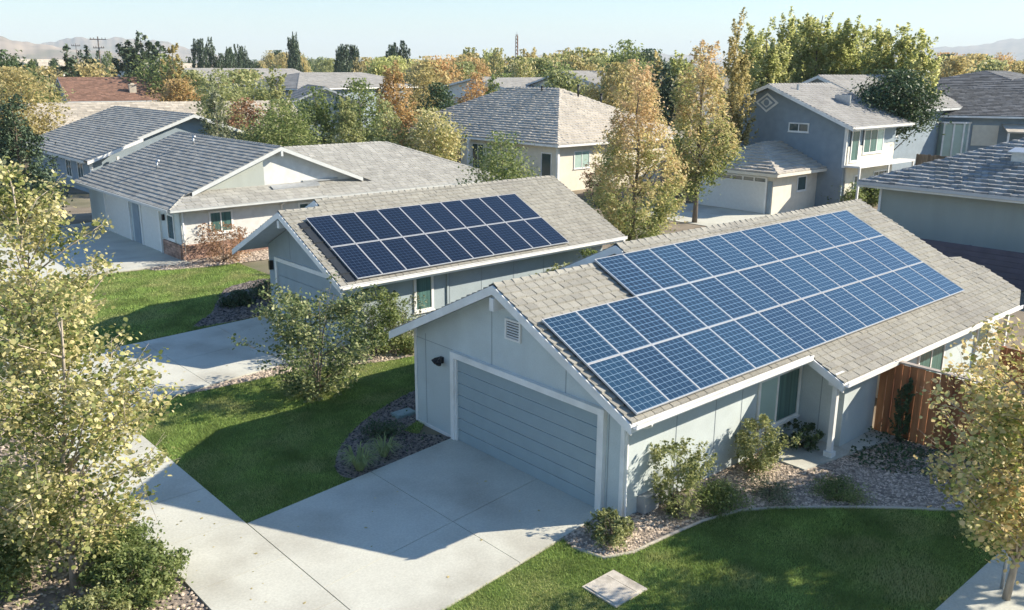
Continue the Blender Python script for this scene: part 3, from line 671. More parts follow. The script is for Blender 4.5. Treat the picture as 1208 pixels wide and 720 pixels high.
dp = MB(o3); dp.tube([(21.6, 41.95, 2.55), (21.6, 42.5, 2.3), (21.6, 42.56, .1)], [.05]*3, 8); dp.build('downspout', K['white'], H3, True); dp = MB(o3); dp.tube([(16.3, 42.52, 2.4), (16.3, 42.55, .1)], [.05]*2, 8); dp.build('downspout', K['white'], H3, True)
gb = MB(o3); gb.ext([(16.7, 43.505, 3.05), (21.2, 43.505, 3.05), (21.2, 43.505, 4.75), (17.0, 43.505, 3.1)], (0, .01, 0)); gb.build('gable_panel', K['greygreen'], H3)
for (a, b) in ((45.2, 47.7), (49.6, 53.4)):
    d = MB(o3); d.box(16.13, a, .05, 16.167, b, 2.25); do = d.build('garage_door', K['creamdoor'], H3)
    t = MB(o3)
    t.box(16.07, a-.14, 0, 16.168, a, 2.38); t.box(16.07, b, 0, 16.168, b+.14, 2.38); t.box(16.07, a, 2.25, 16.168, b, 2.38); t.build('door_trim', K['white'], do)
d = MB(o3); d.box(16.14, 48.2, .05, 16.167, 49.1, 2.15); d.build('entry_door', K['navy'], H3)
window(H3, 'y', 42.62, 17.65, 18.9, 1.2, 2.32, -1, .09, (.5,), pane='curtain')
window(H3, 'y', 42.62, 22.6, 23.8, 1.2, 2.3, -1, .09, (.5,), pane='glass')
window(H3, 'x', 16.17, 43.3, 44.2, .9, 2.2, -1, .08, pane='glass')
bw = MB(o3)
for r in range(6):
    a = 16.17-(r % 2)*.13
    while a < 21.5:
        b = min(a+.38*random.uniform(.8, 1.2), 21.5)
        if b-a > .06: bw.box(max(a, 16.17), 42.5, .02+r*.13, b-.012, 42.618, .02+(r+1)*.13-.012)
        a = b
    a = 42.63
    while a < 44.9:
        b = min(a+.38*random.uniform(.8, 1.2), 44.9)
        if b-a > .06: bw.box(16.1, a, .02+r*.13, 16.197, b-.012, .02+(r+1)*.13-.012)
        a = b
bw.build('brick_base', K['brick'], H3)
lm = MB(o3); lm.box(16.05, 44.5, 1.8, 16.167, 44.65, 2.1); lm.build('wall_light', K['black'], H3)

# ------------------------------------------------------------------ generic houses farther away
WHITEISH = K['white']
def gable_house(name, label, loc, rot, L, Wd, ze, m, wallm, roofm, over=.6, wins=(), tabs=None, gablevent=False, group=None, thick=.14, chimney=None, cat='house'):
    """ridge along local x (length L), eaves at local y = +-(Wd/2+over) at height ze; local x=0 gable faces -x"""
    H = thing(name, loc, label, cat, group); H.rotation_euler.z = rot
    hw = Wd/2; zr = ze+m*(hw+over)
    tabs = tabs or dict(expo=.36, tabw=.6, lift=.035)
    w = MB(); wallprism(w, [(-hw, -.05), (hw, -.05), (hw, zr-m*hw-.18), (0, zr-.18), (-hw, zr-m*hw-.18)], 'x', 0, L); w.build('wall', wallm, H)
    s = MB()
    slope(s, s, [(-over, -hw-over), (L+over, -hw-over), (L+over, 0), (-over, 0)], (0, 0, zr), (0, -1), m, thick=thick, **tabs)
    slope(s, s, [(-over, .003), (L+over, .003), (L+over, hw+over), (-over, hw+over)], (0, .003, zr), (0, 1), m, thick=thick, **tabs)
    caps(s, (-over, 0, zr), (L+over, 0, zr), .2, .5, .05)
    ro = s.build('roof', [roofm, K['drip'], K['soffit']], H)
    f = MB()
    for x, n in ((-over-.004, (-1, 0, 0)), (L+over+.004, (1, 0, 0))):
        rake(f, (x, 0, zr), (x, -hw-over-.02, zr-m*(hw+over+.02)), n, .24, .05); rake(f, (x, 0, zr), (x, hw+over+.02, zr-m*(hw+over+.02)), n, .24, .05)
    for sg in (-1, 1): f.ext([(-over, sg*(hw+over+.006), ze-.03), (L+over, sg*(hw+over+.006), ze-.03), (L+over, sg*(hw+over+.006), ze-.22), (-over, sg*(hw+over+.006), ze-.22)], (0, sg*.04, 0))
    f.build('fascia', K['trim2'], H)
    for wspec in wins: lwin(H, *wspec)
    if gablevent:
        v = MB(); v.box(-.06, -.3, zr-1.3, -.003, .3, zr-.8); v.build('gable_vent', K['white'], H)
    if chimney:
        cx_, cy_, cz0, cz1 = chimney
        c = MB(); c.box(cx_-.6, cy_-.45, cz0, cx_+.6, cy_+.45, cz1-.3); c.box(cx_-.7, cy_-.55, cz1-.3, cx_+.7, cy_+.55, cz1-.12); c.box(cx_-.3, cy_-.3, cz1-.12, cx_+.3, cy_+.3, cz1+.1); c.build('chimney', K['paleroof'], ro)
    return H
def lwin(H, axis, c, a0, a1, z0, z1, out, mull=(), pane='glass', fr=.09):
    """window on a house whose walls are in local metres"""
    sv = H.location.copy(); H.location = (0, 0, 0); window(H, axis, c, a0, a1, z0, z1, out, fr, mull, pane); H.location = sv
def hip_house(name, label, loc, rot, L, Wd, ze, m, wallm, roofm, over=.6, wins=(), tabs=None, group=None, vents=(), cat='house', sides=(1, 1, 1, 1)):
    """hip roof, ridge along local x when L > Wd; centre at local origin"""
    H = thing(name, loc, label, cat, group); H.rotation_euler.z = rot
    a, b = L/2+over, Wd/2+over; zr = ze+m*b; r = max(a-b, .02)
    tabs = tabs or dict(expo=.36, tabw=.6, lift=.035)
    w = MB(); w.box(-L/2, -Wd/2, -.05, L/2, Wd/2, ze+m*over*.3); w.build('wall', wallm, H)
    s = MB(); z = (0, 0, zr)
    slope(s, s, [(-a, -b), (a, -b), (r, 0), (-r, 0)], (0, 0, zr), (0, -1), m, **tabs)
    slope(s, s, [(a, b), (-a, b), (-r, .003), (r, .003)], (0, .003, zr), (0, 1), m, **tabs)
    slope(s, s, [(-a-.003, b), (-a-.003, -b), (-r-.003, 0)], (-r-.003, 0, zr), (-1, 0), m, **tabs)
    slope(s, s, [(a+.003, -b), (a+.003, b), (r+.003, 0)], (r+.003, 0, zr), (1, 0), m, **tabs)
    if r > .3: caps(s, (-r, 0, zr), (r, 0, zr), .2, .45, .06)
    for sx in (-1, 1):
        for sy in (-1, 1): caps(s, (sx*a, sy*b, ze), (sx*r, 0, zr), .2, .45, .06, .2)
    ro = s.build('roof', [roofm, K['drip'], K['soffit']], H)
    f = MB(); a2, b2 = a+.006, b+.006
    for sg in (-1, 1):
        f.ext([(-a2, sg*b2, ze-.03), (a2, sg*b2, ze-.03), (a2, sg*b2, ze-.2), (-a2, sg*b2, ze-.2)], (0, sg*.05, 0))
        f.ext([(sg*a2, -b2, ze-.03), (sg*a2, b2, ze-.03), (sg*a2, b2, ze-.2), (sg*a2, -b2, ze-.2)], (sg*.05, 0, 0))
    f.build('fascia', K['white'], H)
    for wspec in wins: lwin(H, *wspec)
    for x, y, h in vents:
        zz = zr-m*max(abs(y), abs(x)-r if abs(x) > r else 0); v = MB(); v.tube([(x, y, zz-.1), (x, y, zz+h)], [.09, .09], 8); v.tube([(x, y, zz+h), (x, y, zz+h+.08)], [.15, .13], 8); v.build('roof_vent', K['black'], ro, True)
    return H
R90 = math.pi/2
# grey house beyond the garage house: gable faces the camera's right
T2 = dict(expo=.36, tabw=.55, lift=.04)
H4 = gable_house('grey_house', 'grey gabled house with open porch behind the garage house at far left', (28.2, 70, 0), R90, 17, 15.6, 2.65, .36, K['navy'], K['shinglec'], .7, tabs=T2,
    wins=[('x', 0, 4.2, 5.4, .9, 2.1, -1, (.5,)), ('y', 7.8, 2, 3.4, .8, 2.2, 1, (.5,)), ('y', 7.8, 5, 6.4, .8, 2.2, 1, (.5,)), ('y', 7.8, 9, 10.2, .8, 2.2, 1, (.5,))])
for y in (7.95, 6.0): pm = MB(); pm.box(-.55, y-.09, 0, -.37, y+.09, 2.75); pm.build('porch_post', K['white'], H4)
s = MB(); zr4 = 2.65+.36*8.5
slope(s, s, [(-1.6, 4.6), (-.705, 4.6), (-.705, 8.5), (-1.6, 8.5)], (0, 0, zr4), (0, 1), .36, **T2); s.build('porch_roof', [K['shinglec'], K['drip'], K['soffit']], H4)
s = MB(); rake(s, (-1.61, 4.4, zr4-.36*4.4), (-1.61, 8.52, zr4-.36*8.52), (-1, 0, 0), .24, .05); s.build('porch_fascia', K['white'], H4)

# beige hip roofed house in the middle
TT = dict(expo=.40, tabw=.33, lift=.10, jitter=.06)
H5 = hip_house('tile_roof_house', 'cream house with large pale tiled hip roof in the middle distance', (55.7, 59.6, 0), R90, 21.6, 15.2, 3.75, .47, K['cream'], K['tile'], .7, tabs=TT,
    wins=[('x', -10.8, 4.0, 5.8, 1.7, 3.1, -1, (.5,), 'paleglass'), ('y', 7.6, 1.0, 3.2, 1.0, 3.2, 1, (.5,)), ('y', 7.6, -2.0, -.4, 1.0, 3.2, 1, (.5,)), ('y', 7.6, -10.2, -9.0, .8, 3.0, 1, ())],
    vents=[(-4.6, -.9, .9), (-5.2, -3.2, 1.0), (-1.6, .6, .4)])
v = MB(); v.box(-11.0, 7.55, 0, -10.8, 7.75, 3.5); v.build('downspout', K['white'], H5)
v = MB(); v.box(-1.0, 8.3, .05, -.8, 8.5, 3.6); v.build('porch_post', K['white'], H5); v = MB(); v.box(3.8, 8.3, .05, 4, 8.5, 3.6); v.build('porch_post', K['white'], H5)

# two storey blue grey house with attached garage (right, behind)
H6 = thing('two_storey_house', (57, 33.5, 0), 'two storey slate blue house with white diamond gable ornament and attached cream garage', 'house')
o6 = tuple(H6.location)
ye, zr6, m6 = 36.0, 8.35, .40
w = MB(o6); yl6, yr6 = 40.6, 30.1
rw = lambda y: zr6-m6*abs(y-ye)-.18
wallprism(w, [(yr6, -.05), (yl6, -.05), (yl6, rw(yl6)), (ye, zr6-.18), (yr6, rw(yr6))], 'x', 57, 64.2)
w.build('wall', K['navy'], H6)
w = MB(o6); w.box(57.3, 30.0, -.05, 64.0, 30.097, 3.0); w.box(57.3, 30.02, 3.0, 64.0, 30.097, 4.3); w.build('sunlit_tone_panel', K['cream'], H6)  # cream sheet over the blue wall puts its sunlit side into colour
w = MB(o6); w.box(51.5, 31.95, -.05, 60.2, 38.2, 2.75); w.build('garage_wall', K['cream'], H6)
s = MB(o6); T6 = dict(expo=.34, tabw=.5, lift=.035)
slope(s, s, [(56.3, 29.3), (65, 29.3), (65, ye), (56.3, ye)], (56.3, ye, zr6), (0, -1), m6, **T6)
slope(s, s, [(56.3, ye+.003), (65, ye+.003), (65, 41.3), (56.3, 41.3)], (56.3, ye+.003, zr6), (0, 1), m6, **T6)
caps(s, (56.3, ye, zr6), (65, ye, zr6), .2, .4, .05)
ro = s.build('roof', [K['greyroof'], K['drip'], K['soffit']], H6)
v = MB(o6); v.box(61, 32.2, zr6-m6*3.8-.05, 61.12, 33.4, zr6-m6*3.2+.55); v.build('roof_vent', K['steel'], ro); v = MB(o6); v.tube([(58.6, 35, 7.9), (58.6, 35, 8.35)], [.1, .1], 8); v.build('roof_vent', K['steel'], ro)
f = MB(o6); rake(f, (56.296, ye, zr6), (56.296, 29.28, zr6-m6*(ye-29.28)), (-1, 0, 0), .24, .05); rake(f, (56.296, ye, zr6), (56.296, 41.32, zr6-m6*(41.32-ye)), (-1, 0, 0), .24, .05)
zq = zr6-m6*(ye-29.3); f.ext([(56.3, 29.28, zq-.02), (65, 29.28, zq-.02), (65, 29.28, zq-.22), (56.3, 29.28, zq-.22)], (0, .05, 0))
f.build('fascia', K['white'], H6)
gt = MB(o6); gutter(gt, (56.3, 29.27, zq), (65, 29.27, zq), (0, -1, 0), .12); gt.build('gutter', K['white'], H6)
# diamond ornament
d = MB(o6); cy6, cz6 = 36.4, 7.05
for r0, e0, mm in ((.95, .05, 0), (.72, .07, 1), (.5, .09, 0)):
    d.ext([(57-.003-e0, cy6-r0, cz6), (57-.003-e0, cy6, cz6-r0*.72), (57-.003-e0, cy6+r0, cz6), (57-.003-e0, cy6, cz6+r0*.72)], (.05, 0, 0), mm)
d.tube([(56.9, cy6, cz6), (56.86, cy6, cz6)], [.22, .2], 14, 1)
d.build('gable_ornament', [K['white'], K['navy']], H6)
window(H6, 'x', 57, 32.9, 34.5, 5.1, 5.75, -1, .09, (.5,))
window(H6, 'y', 30.02, 59.3, 62.2, 3.7, 5.4, -1, .1, (.33, .66), panes=['curtain', 'curtain', 'paleglass'])
window(H6, 'y', 30.02, 57.6, 58.7, 3.25, 5.4, -1, .1, (), pane='curtain')
window(H6, 'y', 30.0, 58.4, 59.2, 1.2, 2.3, -1, .09)
window(H6, 'y', 30.0, 61.2, 63.6, .5, 2.4, -1, .09, (.33, .66))
b = MB(o6); b.box(57.0, 28.9, 2.95, 65.2, 30.0, 3.08); b.build('balcony', K['white'], H6)
for x in (57.1, 61.2, 65.0): b = MB(o6); b.box(x, 28.92, 0, x+.12, 29.04, 2.95); b.build('balcony_post', K['white'], H6)
cb = MB(o6); cb.box(56.94, 30.0, 2.9, 57.06, 30.2, 5.9); cb.build('corner_board', K['white'], H6)
s = MB(o6); y0, y1, yc = 31.3, 38.85, 35.07; zg = 2.8; mg = .42; zt = zg+mg*(y1-y0)/2
T7 = dict(expo=.42, tabw=.4, lift=.10, jitter=.06); xr = 50.8+(y1-y0)/2
slope(s, s, [(50.8, y1), (50.8, y0), (xr, yc)], (xr, yc, zt), (-1, 0), mg, **T7)
slope(s, s, [(50.803, y0), (56.98, y0), (56.98, yc), (xr+.003, yc)], (xr, yc, zt), (0, -1), mg, **T7)
slope(s, s, [(56.983, y0), (60.6, y0), (60.6, 31.6), (56.983, 31.6)], (xr, yc, zt), (0, -1), mg, **T7)
slope(s, s, [(56.98, y1), (50.803, y1), (xr+.003, yc+.003), (56.98, yc+.003)], (xr, yc+.003, zt), (0, 1), mg, **T7)
caps(s, (50.8, y0, zg), (xr, yc, zt), .2, .4, .06, .2); caps(s, (50.8, y1, zg), (xr, yc, zt), .2, .4, .06, .2); caps(s, (xr, yc, zt), (56.9, yc, zt), .2, .4, .06)
s.build('garage_roof', [K['tile'], K['drip'], K['soffit']], H6)
f = MB(o6); f.box(50.74, y0, zg-.22, 50.79, y1, zg-.02); f.box(50.8, y0-.05, zg-.22, 60.6, y0-.006, zg-.02); f.build('garage_fascia', K['cream'], H6)
g = MB(o6); g.box(51.44, 32.5, .05, 51.497, 37.8, 2.05); gd = g.build('garage_door', K['creamdoor'], H6)
g = MB(o6); g.box(51.42, 32.5, 2.052, 51.496, 37.8, 2.12); g.box(51.42, 32.5, 2.36, 51.496, 37.8, 2.45); g.box(51.4, 37.8, 0, 51.496, 37.95, 2.45); g.box(51.4, 32.35, 0, 51.496, 32.5, 2.45)
for i in range(1, 6): a = 32.5+5.3*i/6; g.box(51.43, a-.05, 2.122, 51.496, a+.05, 2.358)
g.build('door_frame', K['white'], gd)
g = MB(o6)
for i in range(6): a = 32.5+5.3*i/6; g.box(51.47, a+.052, 2.124, 51.494, a+5.3/6-.052, 2.356)
g.build('door_pane', K['glass'], gd)
window(H6, 'y', 31.95, 54.4, 55.6, 1.3, 2.35, -1, .09)
b = MB(o6); b.box(51.42, 31.99, .05, 51.497, 32.3, 2.2); b.build('side_door', K['navy'], H6)
gable_house('two_storey_house', 'taller slate blue house with small oval gable vent behind the diamond gable house', (71, 40.2, 0), 0, 14, 11.5, 6.2, .42, K['navy'], K['greyroof'], .7, gablevent=True, wins=[('y', -5.75, 1.5, 2.8, 4, 5.4, -1)], tabs=T6)

# tiled house at the right edge
H7 = thing('tile_roof_house', (44, 18, 0), 'grey green house with dark ribbed tile roof at the right edge', 'house'); o7 = tuple(H7.location)
w = MB(o7); w.box(44.7, 4, -.05, 56, 21.4, 3.62); w.build('wall', K['greygreen'], H7)
w = MB(o7); w.box(44.62, 21.3, 0, 44.74, 21.42, 3.5); w.build('corner_board', K['white'], H7)
s = MB(o7); m7 = .40; z7 = 3.72; TF = dict(expo=.40, tabw=.32, lift=.11, jitter=.06)
slope(s, s, [(44, 22.3), (44, 3), (51.6, 3), (51.6, 14.7)], (44, 22.3, z7), (-1, 0), m7, **TF)
slope(s, s, [(44.003, 22.3), (51.603, 14.7), (51.603, 14.71), (59.2, 22.3)], (44, 22.3, z7), (0, 1), m7, **TF)
slope(s, s, [(51.606, 3), (59.2, 3), (59.2, 22.3), (51.606, 14.7)], (51.606, 3, z7+m7*7.6), (1, 0), m7, **TF)
caps(s, (44, 22.3, z7), (51.6, 14.7, z7+m7*7.6), .2, .4, .06, .2); caps(s, (51.6, 14.7, z7+m7*7.6), (51.6, 3, z7+m7*7.6), .2, .4, .06)
ro = s.build('roof', [K['tilef'], K['drip'], K['soffit']], H7)
f = MB(o7); f.box(43.95, 3, z7-.24, 43.99, 22.3, z7-.03); f.box(44, 22.31, z7-.24, 59, 22.35, z7-.03); f.build('fascia', K['white'], H7)
gt = MB(o7); gutter(gt, (43.945, 22.3, z7), (43.945, 3, z7), (-1, 0, 0), .12); gt.build('gutter', K['alu'], H7)
for x, y in ((47.5, 15.9), (48.6, 13.6)):
    z = z7+m7*(x-44); v = MB(o7); v.box(x-.3, y-.35, z-.1, x+.3, y+.35, z+.35); v.ext([(x-.45, y-.5, z+.35), (x+.45, y-.5, z+.5), (x+.45, y+.5, z+.5), (x-.45, y+.5, z+.35)], (0, 0, .06)); v.build('roof_vent', K['steel'], ro)
# fences, and a board wall coloured dark for shade, near that house
def fence(name, label, a, b, h, mat, cap=None, bw=.15, group=None, posts=True):
    F = thing(name, (a[0], a[1], 0), label, 'fence', group); d = Vector((b[0]-a[0], b[1]-a[1], 0)); L = d.length; F.rotation_euler.z = math.atan2(d.y, d.x)
    p = MB(); x = 0
    while x < L-.02:
        e = min(x+bw, L); hh = h*random.uniform(.985, 1.01); y = random.uniform(-.008, .008)
        p.ext([(x, y, .04), (e-.008, y+random.uniform(-.006, .006), .04), (e-.008, y+random.uniform(-.006, .006), hh), (x, y, hh)], (0, .02, 0)); x = e
    p.build('boards', K[mat], F)
    r = MB(); r.box(0, .035, .3, L, .075, .4); r.box(0, .035, h-.4, L, .075, h-.3); r.build('rail', K[mat], F)
    if cap:
        c = MB(); c.box(-.02, -.06, h*1.012, L+.02, .1, h*1.012+.04); c.build('cap', K[cap], F)
    if posts:
        x = 0
        while x <= L: q = MB(); q.box(x, .077, 0, x+.1, .177, h); q.build('post', K[mat], F); x += 2.4
    return F
fence('wood_fence', 'red brown cedar fence meeting the front house by its porch', (21.75, 9.86), (21.75, 3.0), 2.02, 'wood', 'woodcap', .19)
fence('wood_fence', 'short red brown cedar screen by the patio under the eaves', (27.6, 9.0), (27.6, 5.5), 1.35, 'wood', None, .19)
LB = thing('board_wall', (41.5, 24.5, 0), 'low horizontal board wall with shade in its dark colour below the grey green house', 'wall')
for i in range(7): b = MB(tuple(LB.location)); b.box(41.5+.004*(i % 2), 6, .02+i*.24, 41.56, 24.5, .02+(i+1)*.24-.012); b.build('board', K['shadeboard'], LB)
for y in (24.4, 20, 15.5, 11, 6.5): b = MB(tuple(LB.location)); b.box(41.57, y-.06, 0, 41.69, y+.06, 1.68); b.build('post', K['shadeboard'], LB)
fence('wood_fence', 'grey brown board fence between the two storey house and the dark roofs', (79.5, 38.6), (84.5, 34.2), 2.9, 'wood2', 'woodcap', .22)
fence('wood_fence', 'grey wooden yard fence beside the cream tiled house porch', (42, 62.5), (42, 69), 2.0, 'wood2', None, .2)
fence('side_gate', 'dark board gate left of the cream garage', (52.5, 42.2), (52.5, 38.4), 2.6, 'wood2', 'woodcap', .2)

# far houses
gable_house('brown_roof_house', 'house with rust brown gable roof and stone chimney in the distance at left', (48.5, 177, 0), -.14, 19, 17, 3.4, .42, K['navy'], K['brownroof'], .9, chimney=(10.5, -6, 3.3, 6.3), tabs=dict(expo=.5, tabw=.8, lift=.05))
gable_house('pale_roof_house', 'low house with sunlit pale shingle roof behind the grey gabled house', (24.5, 104, 0), -.25, 27, 15, 2.8, .33, K['stucco'], K['paleroof'], .7, tabs=dict(expo=.5, tabw=.7, lift=.05))
TREES = [
 ('broadleaf_tree', 32.92, 64.03, 6.75, 2.68, 0.15, 'green', 'round', 'broad olive green tree in front of the grey roofs, left of the conical trees'),
 ('broadleaf_tree', 32.40, 67.64, 4.65, 2.09, 0.1, 'olive', 'round', 'low olive tree beside the peak of the grey garage roof'),
 ('young_tree', 27.82, 64.23, 8.29, 1.17, 0.1, 'grey', 'cone', 'pale grey green conical tree right of the brown roof'),
 ('young_tree', 35.22, 58.17, 7.31, 1.58, 0.08, 'olive', 'cone', 'pale green conical tree left of the orange tree'),
 ('young_tree', 36.70, 54.86, 6.95, 1.78, 0.08, 'olive', 'cone', 'yellow green conical tree standing below the orange tree'),
 ('orange_tree', 47.22, 69.47, 9.78, 2.42, 0.15, 'orange', 'cone', 'tall orange autumn tree in the middle of the back gardens'),
 ('young_tree', 39.42, 52.94, 6.35, 1.91, 0.32, 'yg', 'round', 'thin yellow green tree with a slim bare trunk over the roof end'),
 ('broadleaf_tree', 31.16, 35.85, 5.95, 1.64, 0.05, 'green', 'round', 'round green tree in front of the cream tiled house'),
 ('autumn_tree', 32.76, 27.86, 9.53, 2.36, 0.08, 'mix', 'cone', 'large cone shaped green and orange tree between the two solar houses'),
 ('autumn_tree', 45.02, 33.30, 10.89, 2.03, 0.15, 'mix', 'cone2', 'tall orange tinted tree left of the slate blue house'),
 ('autumn_tree', 54.31, 37.51, 13.21, 1.60, 0.12, 'gold', 'column', 'slim tallest golden tree beside the slate blue house'),
 ('poplar_tree', 77.28, 49.91, 13.95, 1.97, 0.06, 'poplar', 'column', 'first yellow green poplar of the tall row, next to the golden tree'),
 ('poplar_tree', 81.59, 50.59, 15.11, 1.79, 0.06, 'poplar', 'column', 'second poplar from the golden tree in the tall row'),
 ('poplar_tree', 90.94, 54.45, 14.99, 2.17, 0.06, 'poplar', 'column', 'poplar just left of the tallest one, set a little behind the row'),
 ('poplar_tree', 92.70, 51.40, 14.78, 2.17, 0.06, 'poplar', 'column', 'poplar just behind the tallest one on its right'),
 ('poplar_tree', 94.16, 48.68, 13.69, 2.17, 0.06, 'poplar', 'column', 'lower poplar in the middle of the tall row, set behind it'),
 ('poplar_tree', 86.51, 57.72, 14.22, 2.13, 0.06, 'poplar', 'column', 'leftmost poplar, half behind the slim golden tree'),
 ('poplar_tree', 84.89, 48.97, 15.92, 2.65, 0.06, 'poplar', 'column', 'tallest and broadest poplar of the row behind the slate blue house'),
 ('poplar_tree', 86.45, 46.15, 14.34, 2.01, 0.06, 'poplar', 'column', 'poplar just right of the tallest one in the row'),
 ('poplar_tree', 85.85, 42.96, 13.82, 2.06, 0.06, 'poplar', 'column', 'poplar above the dark roof tree, third from the right end of the row'),
 ('poplar_tree', 84.86, 40.42, 13.70, 1.75, 0.06, 'poplar', 'column', 'second poplar from the right end of the row'),
 ('poplar_tree', 83.86, 37.84, 12.91, 1.71, 0.06, 'poplar', 'column', 'last poplar at the right end of the tall row'),
 ('dark_tree', 66.81, 31.82, 9.17, 2.89, 0.52, 'dark', 'round', 'dark green tree beside the taller slate blue house'),
 ('cypress_tree', 12.68, 56.60, 7.81, 2.05, 0.02, 'conifer', 'cone', 'dense dark green cypress at the left edge'),
 ('golden_tree', 21.58, 92.52, 8.84, 2.65, 0.1, 'gold', 'round', 'golden tree above the dark cypress at the left edge'),
 ('golden_tree', 53.48, 208.24, 8.98, 4.40, 0.1, 'gold', 'round', 'golden tree just left of the brown roof'),
 ('golden_tree', 55.67, 186.88, 10.33, 5.45, 0.1, 'gold', 'round', 'golden trees behind the brown roof ridge'),
 ('broadleaf_tree', 29.83, 136.79, 11.03, 4.56, 0.1, 'dark', 'round', 'dark tree on the skyline at the left edge'),
 ('conifer_tree', 51.43, 182.91, 12.88, 2.30, 0.1, 'conifer', 'cone', 'dark conifer left of the utility pole, behind the brown roof'),
 ('conifer_tree', 57.69, 191.50, 13.61, 2.23, 0.1, 'conifer', 'cone', 'narrow dark conifer nearest the utility pole'),
 ('conifer_tree', 65.93, 194.11, 14.16, 3.44, 0.1, 'conifer', 'column', 'dark conifer rising behind the right part of the brown roof'),
 ('conifer_tree', 68.75, 193.13, 16.23, 2.86, 0.05, 'conifer', 'column', 'tallest dark green tree behind the brown roof'),
 ('broadleaf_tree', 64.89, 173.25, 11.31, 5.17, 0.1, 'green', 'round', 'mid green tree at the right end of the brown roof'),
 ('conifer_tree', 70.15, 187.29, 14.80, 2.23, 0.05, 'conifer', 'column', 'slim dark tree beside the golden slim tree on the left skyline'),
 ('golden_tree', 54.47, 139.76, 12.95, 1.82, 0.1, 'gold', 'column', 'slim golden tree right of the brown roof'),
 ('broadleaf_tree', 38.20, 86.98, 8.92, 2.48, 0.1, 'olive', 'round', 'olive tree in front of the long grey roof at left'),
 ('russet_tree', 33.93, 72.45, 6.61, 1.86, 0.1, 'red', 'round', 'low russet tree in front of the long grey roof'),
 ('young_tree', 41.01, 80.11, 9.27, 1.26, 0.1, 'olive', 'column', 'slim green tree in front of the grey blue gable'),
 ('broadleaf_tree', 39.11, 69.79, 7.53, 1.94, 0.1, 'green', 'round', 'green tree below the slate blue gable in the distance'),
 ('broadleaf_tree', 41.37, 66.12, 8.27, 2.18, 0.1, 'green', 'round', 'green tree left of the tall orange tree'),
 ('golden_tree', 64.70, 88.96, 9.57, 2.56, 0.1, 'gold', 'round', 'golden tree right of the tall orange tree'),
 ('broadleaf_tree', 60.33, 79.76, 7.58, 2.33, 0.1, 'dark', 'round', 'dark hedge like tree by the ridge of the cream house'),
 ('orange_tree', 67.24, 81.94, 8.64, 1.97, 0.1, 'orange', 'round', 'small orange tree beyond the ridge of the cream house'),
 ('broadleaf_tree', 67.48, 79.13, 8.48, 1.16, 0.1, 'green', 'round', 'small green tree touching the cream house ridge'),
 ('broadleaf_tree', 112.53, 99.18, 13.57, 3.63, 0.1, 'green', 'round', 'round green tree on the skyline above the cone shaped autumn tree'),
 ('conifer_tree', 77.71, 62.93, 10.04, 1.86, 0.05, 'conifer', 'round', 'dark green tree behind the cone shaped autumn tree'),
 ('golden_tree', 107.98, 89.11, 11.82, 2.35, 0.1, 'gold', 'column', 'golden tree on the skyline left of the orange tinted tree'),
 ('poplar_tree', 102.37, 80.13, 12.33, 2.06, 0.1, 'poplar', 'column', 'slim poplar behind the orange tinted tree'),
]
